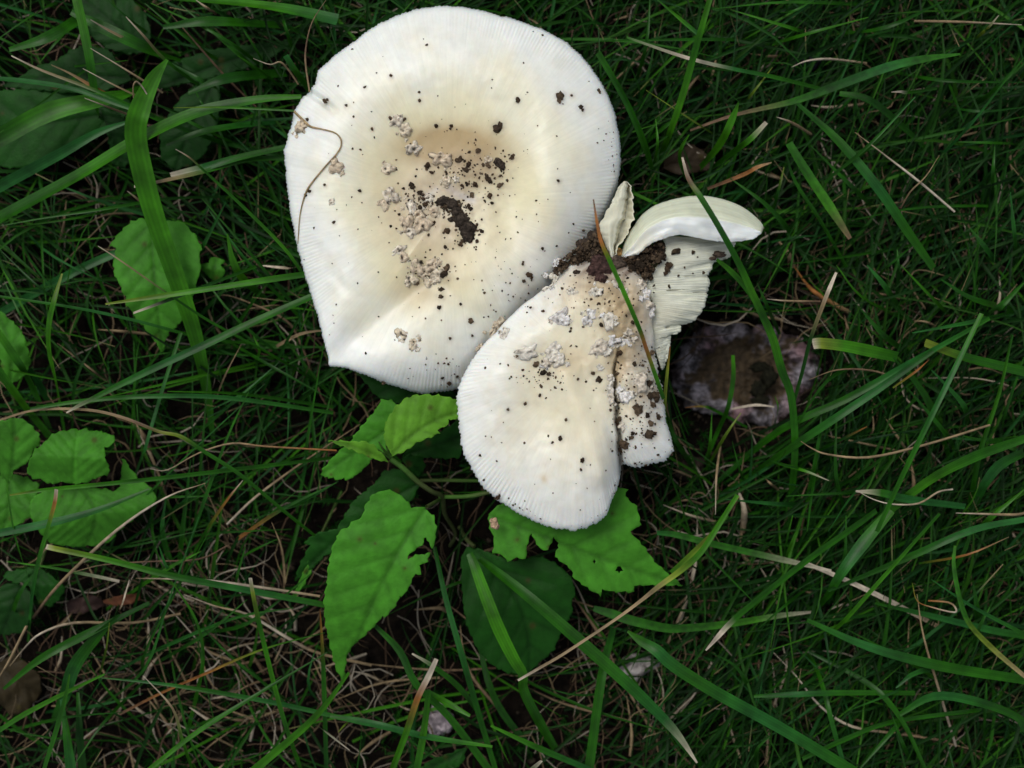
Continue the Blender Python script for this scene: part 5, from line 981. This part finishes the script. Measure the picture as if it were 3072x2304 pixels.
lying('tan_seed', 'small tan seed husk resting on the seedling leaf', 'seed', *Z4([(380, 1390)])[0], 36, 12, 16, 7, 6, (0.5, 0.34, 0.22), .5)
lying('soil_lump', 'dark brown soil lump beside the split mushroom flap', 'soil', 2065, 1400, 2, 50, 40, 22, 11, (0.03, 0.022, 0.016), 0, M_soilc)
def scrap(name, label, cat, left, right, zs, c, m_=None):
    p = empty(name, W(left[0][0], left[0][1], GZ)); tag(p, label, cat); leaf(p, left, right, zs, c, name='dried_blade', nu=60, nv=6, wav=1.6, light=.8, veins=4, teeth=2)
scrap('dead_leaf', 'crumpled brown dead leaf scrap near the large cap edge', 'dead leaf', Z13([(330,870),(340,800),(400,770),(480,750),(540,790),(600,850)]), Z13([(335,880),(400,910),(480,905),(560,890),(602,856)]), (4, 6, 5), (0.05, 0.036, 0.022))
scrap('dead_leaf', 'brown curled dead leaf under matted dead stalks', 'dead leaf', Z9([(0,880),(80,830),(160,880),(240,960),(250,1060)]), Z9([(-20,900),(-20,1100),(60,1200),(160,1180),(248,1066)]), (5, 7, 5), (0.04, 0.03, 0.013))
scrap('bark_flake', 'rusty orange-brown bark flake in the grass below the round leaves', 'bark', Z9([(620,505),(700,480),(780,470),(845,462)]), Z9([(625,520),(700,540),(780,530),(848,500)]), (6, 10, 8), (0.13, 0.05, 0.025))
scrap('bark_flake', 'dull pinkish bark flake under dark narrow grass blades', 'bark', Z9([(380,560),(420,500),(560,470),(640,520)]), Z9([(385,570),(480,590),(580,560),(642,528)]), (4, 6, 4), (0.06, 0.035, 0.03))
o = None
V, F, Cc = path_geo(Z1([(165,670),(230,735),(270,765),(340,780),(410,800),(445,835),(448,880),(420,930),(370,985),(310,1055),(250,1135),(220,1210),(200,1300),(192,1400),(188,1470)]), [7,9,6,4,4,5,4,4,4,4,5,4,3,3,2], [0], 'ndndn', 'tube', taper=None, segs=5)
fp = catmull(Z1([(165,670),(230,735),(270,765),(340,780),(410,800),(445,835),(448,880),(420,930),(370,985),(310,1055),(250,1135),(220,1210),(200,1300),(192,1400),(188,1470)]), 71)
zz = z1(fp[:, 0], fp[:, 1]) + 0.45
p3 = Wa(fp[:, 0], fp[:, 1], zz); V = V.reshape(71, 5, 3); V = V - V.mean(1, keepdims=True) + p3[:, None, :]; V = V.reshape(-1, 3)
PAL['h'] = (0.45, 0.32, 0.18)
o = mesh_obj('root_fibre', V - p3[0], F, M_dry, None, np.tile([0.42, 0.31, 0.17], (len(V), 1)) * rng.uniform(.7, 1.2, (len(V), 1))); o.location = p3[0]
tag(o, 'thin tan root fibre curling over the edge of the large cap', 'root fibre')

# ---------------------------------------------------------------- the uncountable mass: thatch, low grass, moss, litter
def blocked(px, py, grow=1.0):
    if math.hypot((px - PIT[0]) / 275, (py - PIT[1]) / 215) < grow: return True
    return False
def mass(name, n, gen, matr, label):
    V, F, Cc = [], [], []; k = 0
    for i in range(n):
        r = gen(i)
        if r is None: continue
        v, f, c = r; V.append(v); Cc.append(c); F += [[q + k for q in ff] for ff in f]; k += len(v)
    o = mesh_obj(name, np.concatenate(V), F, matr, None, np.concatenate(Cc)); return tag(o, label, kind='stuff')
def rand_pos():
    return rng.uniform(-500, 3572), rng.uniform(-450, 2754)
def simple_ribbon(p3, hw, c, m3=True):
    n = len(p3); T = np.gradient(p3, axis=0); sd = np.cross(T, [rng.normal(0, .35), rng.normal(0, .35), 1.0]); sd /= np.linalg.norm(sd, axis=1)[:, None] + 1e-9
    w_ = (hw * np.interp(np.linspace(0, 1, n), [0, .5, 1], [.8, 1, .12]))[:, None]
    V = np.stack([p3 - sd * w_, p3 - np.array([0, 0, 1]) * w_ * .45, p3 + sd * w_], 1).reshape(-1, 3)
    F = [[i * 3 + a, i * 3 + a + 1, i * 3 + a + 4, i * 3 + a + 3] for i in range(n - 1) for a in range(2)]
    return V, F, np.repeat(c, 3, axis=0)
def gen_grass(i):
    px, py = rand_pos()
    if blocked(px, py): return None
    dens = 0.55 + 0.45 * sm(px, 1700, 2300) + (0.25 if py < 700 else 0) - (0.36 if (px < 2000 and py > 1500) else 0) - (.2 if (600 < px < 1100 and 1100 < py < 1500) else 0) - (.25 if (px > 2500 and 300 < py < 800) else 0)
    if rng.random() > dens: return None
    if px > 1950: a = R(52) + rng.normal(0, .55)
    elif px < 1050 and py < 950: a = R(-38) + rng.normal(0, .5)
    else: a = R(30) + 3.0 * n3(px * .0011, py * .0011, 5) + rng.normal(0, .8)
    if rng.random() < .5: a += math.pi
    L = rng.uniform(220, 820) * S; top = rng.uniform(7, 31) * 1e-3
    b = np.array(W(px, py, GZ - 1)); s = np.linspace(0, 1, 7)[:, None]
    bend = rng.normal(0, .32); ang = a + bend * s[:, 0]
    xy = np.cumsum(np.c_[np.cos(ang), np.sin(ang)] * L / 7, axis=0)
    z = top * np.sin(np.clip(s[:, 0] * rng.uniform(1.5, 2.6), 0, 3.0)) ** .8
    p = np.c_[b[0] + xy[:, 0], b[1] + xy[:, 1], np.maximum(z, -.001) + .001 + GZ * .001]; p[0] = b
    for q in p[1:]:
        kz = S * (CAM_H - q[2]) / CAM_H; qx, qy = 1536 + q[0] / kz, 1152 - q[1] / kz
        if math.hypot((qx - PIT[0]) / 215, (qy - PIT[1]) / 160) < 1 and rng.random() < .93: return None
        if q[2] > -.012 and rng.random() < .9 and any(lo[0] < qx < hi[0] and lo[1] < qy < hi[1] and inside(qx, qy, pl) for pl, lo, hi in LEAVES): return None
    c0 = np.array(PAL[random.choice('ggkkkkbs')]) * rng.uniform(.25, .85) * (.78 if px > 1950 else 1.0); c = np.tile(c0, (7, 1))  # palette dimmed, more on the right: shade among low blades put into the colour
    if rng.random() < .15: c[-1] = PAL['d']
    return simple_ribbon(p, rng.uniform(2.6, 7.5) * S * .8, c)
mass('grass', 9500, gen_grass, M_mass, 'low crowded green grass filling the lawn')
def gen_thatch(i):
    px, py = rand_pos()
    if blocked(px, py, .95): return None
    heavy = max(.9 * math.exp(-((px - 650) / 600) ** 2 - ((py - 1950) / 480) ** 2), .8 * math.exp(-((px - 1900) / 500) ** 2 - ((py - 1950) / 330) ** 2), .75 * math.exp(-((px - 2750) / 420) ** 2 - ((py - 500) / 520) ** 2), .55 * math.exp(-((px - 850) / 200) ** 2 - ((py - 1300) / 250) ** 2), .3)
    if rng.random() > heavy: return None
    a = rng.uniform(0, 6.28); L = rng.uniform(90, 380) * S; b = np.array(W(px, py, GZ + rng.uniform(0, 12))); s = np.linspace(0, 1, 7)
    ang = a + rng.normal(0, .7) * s + .5 * np.sin(s * rng.uniform(2, 7) + rng.uniform(0, 6)); xy = np.cumsum(np.c_[np.cos(ang), np.sin(ang)] * L / 7, axis=0)
    p = np.c_[b[0] + xy[:, 0], b[1] + xy[:, 1], b[2] + rng.uniform(0, .005) * np.sin(s * 3.1) + .0015]
    c = np.tile(np.array(PAL[random.choice('ddnndwnw')]) * rng.uniform(.2, .66), (7, 1))  # straw tones dimmed: ground-level shade is put into the colour
    return simple_ribbon(p, rng.uniform(1.8, 4.6) * S * .6, c)
mass('thatch', 9000, gen_thatch, M_mass, 'matted tan dead grass thatch lying on the soil')
def gen_moss(i):
    px, py = rand_pos()
    if blocked(px, py, .8) or n3(px * .004, py * .004, 21) < -.05: return None
    b = np.array(W(px, py, GZ)); V, F, Cc = [], [], []; n = 0
    c = np.array([0.008, 0.055, 0.005]) * rng.uniform(.4, 1.3)
    for k in range(9):
        a = k * .7 + rng.uniform(0, .4); L = rng.uniform(14, 34) * S; up = rng.uniform(2, 12) * 1e-3
        d = np.array([math.cos(a), math.sin(a), 0]); sd = np.array([-d[1], d[0], 0]) * 2.6 * S
        V += [b - sd, b + sd, b + d * L + [0, 0, up]]; F.append([n, n + 1, n + 2]); Cc += [c, c, c * 1.5]; n += 3
    return np.array(V), F, np.array(Cc)
mass('moss', 6500, gen_moss, M_mass, 'dark green star-shaped moss covering the soil')
def gen_crumb(i):
    px, py = rand_pos() if i > 700 else (rng.normal(PIT[0], 190), rng.normal(PIT[1], 150))
    iv, jf = ICO1; r = abs(rng.normal(4, 4)) + 2
    if math.hypot((px - PIT[0]) / 225, (py - PIT[1]) / 160) < 1: return None
    v = iv * rng.uniform(.6, 1.4, (len(iv), 1)) * mm(r) + np.array(W(px, py, GZ + float(ground_mm(np.array(px), np.array(py))) + 1))
    return v, jf, np.tile(np.array([0.02, .015, .01]) * rng.uniform(.6, 3), (len(iv), 1))
mass('soil_crumbs', 3000, gen_crumb, M_soilc, 'loose dark soil crumbs between the grass')
print('labels', len(SEEN), 'objects', len(bpy.data.objects))
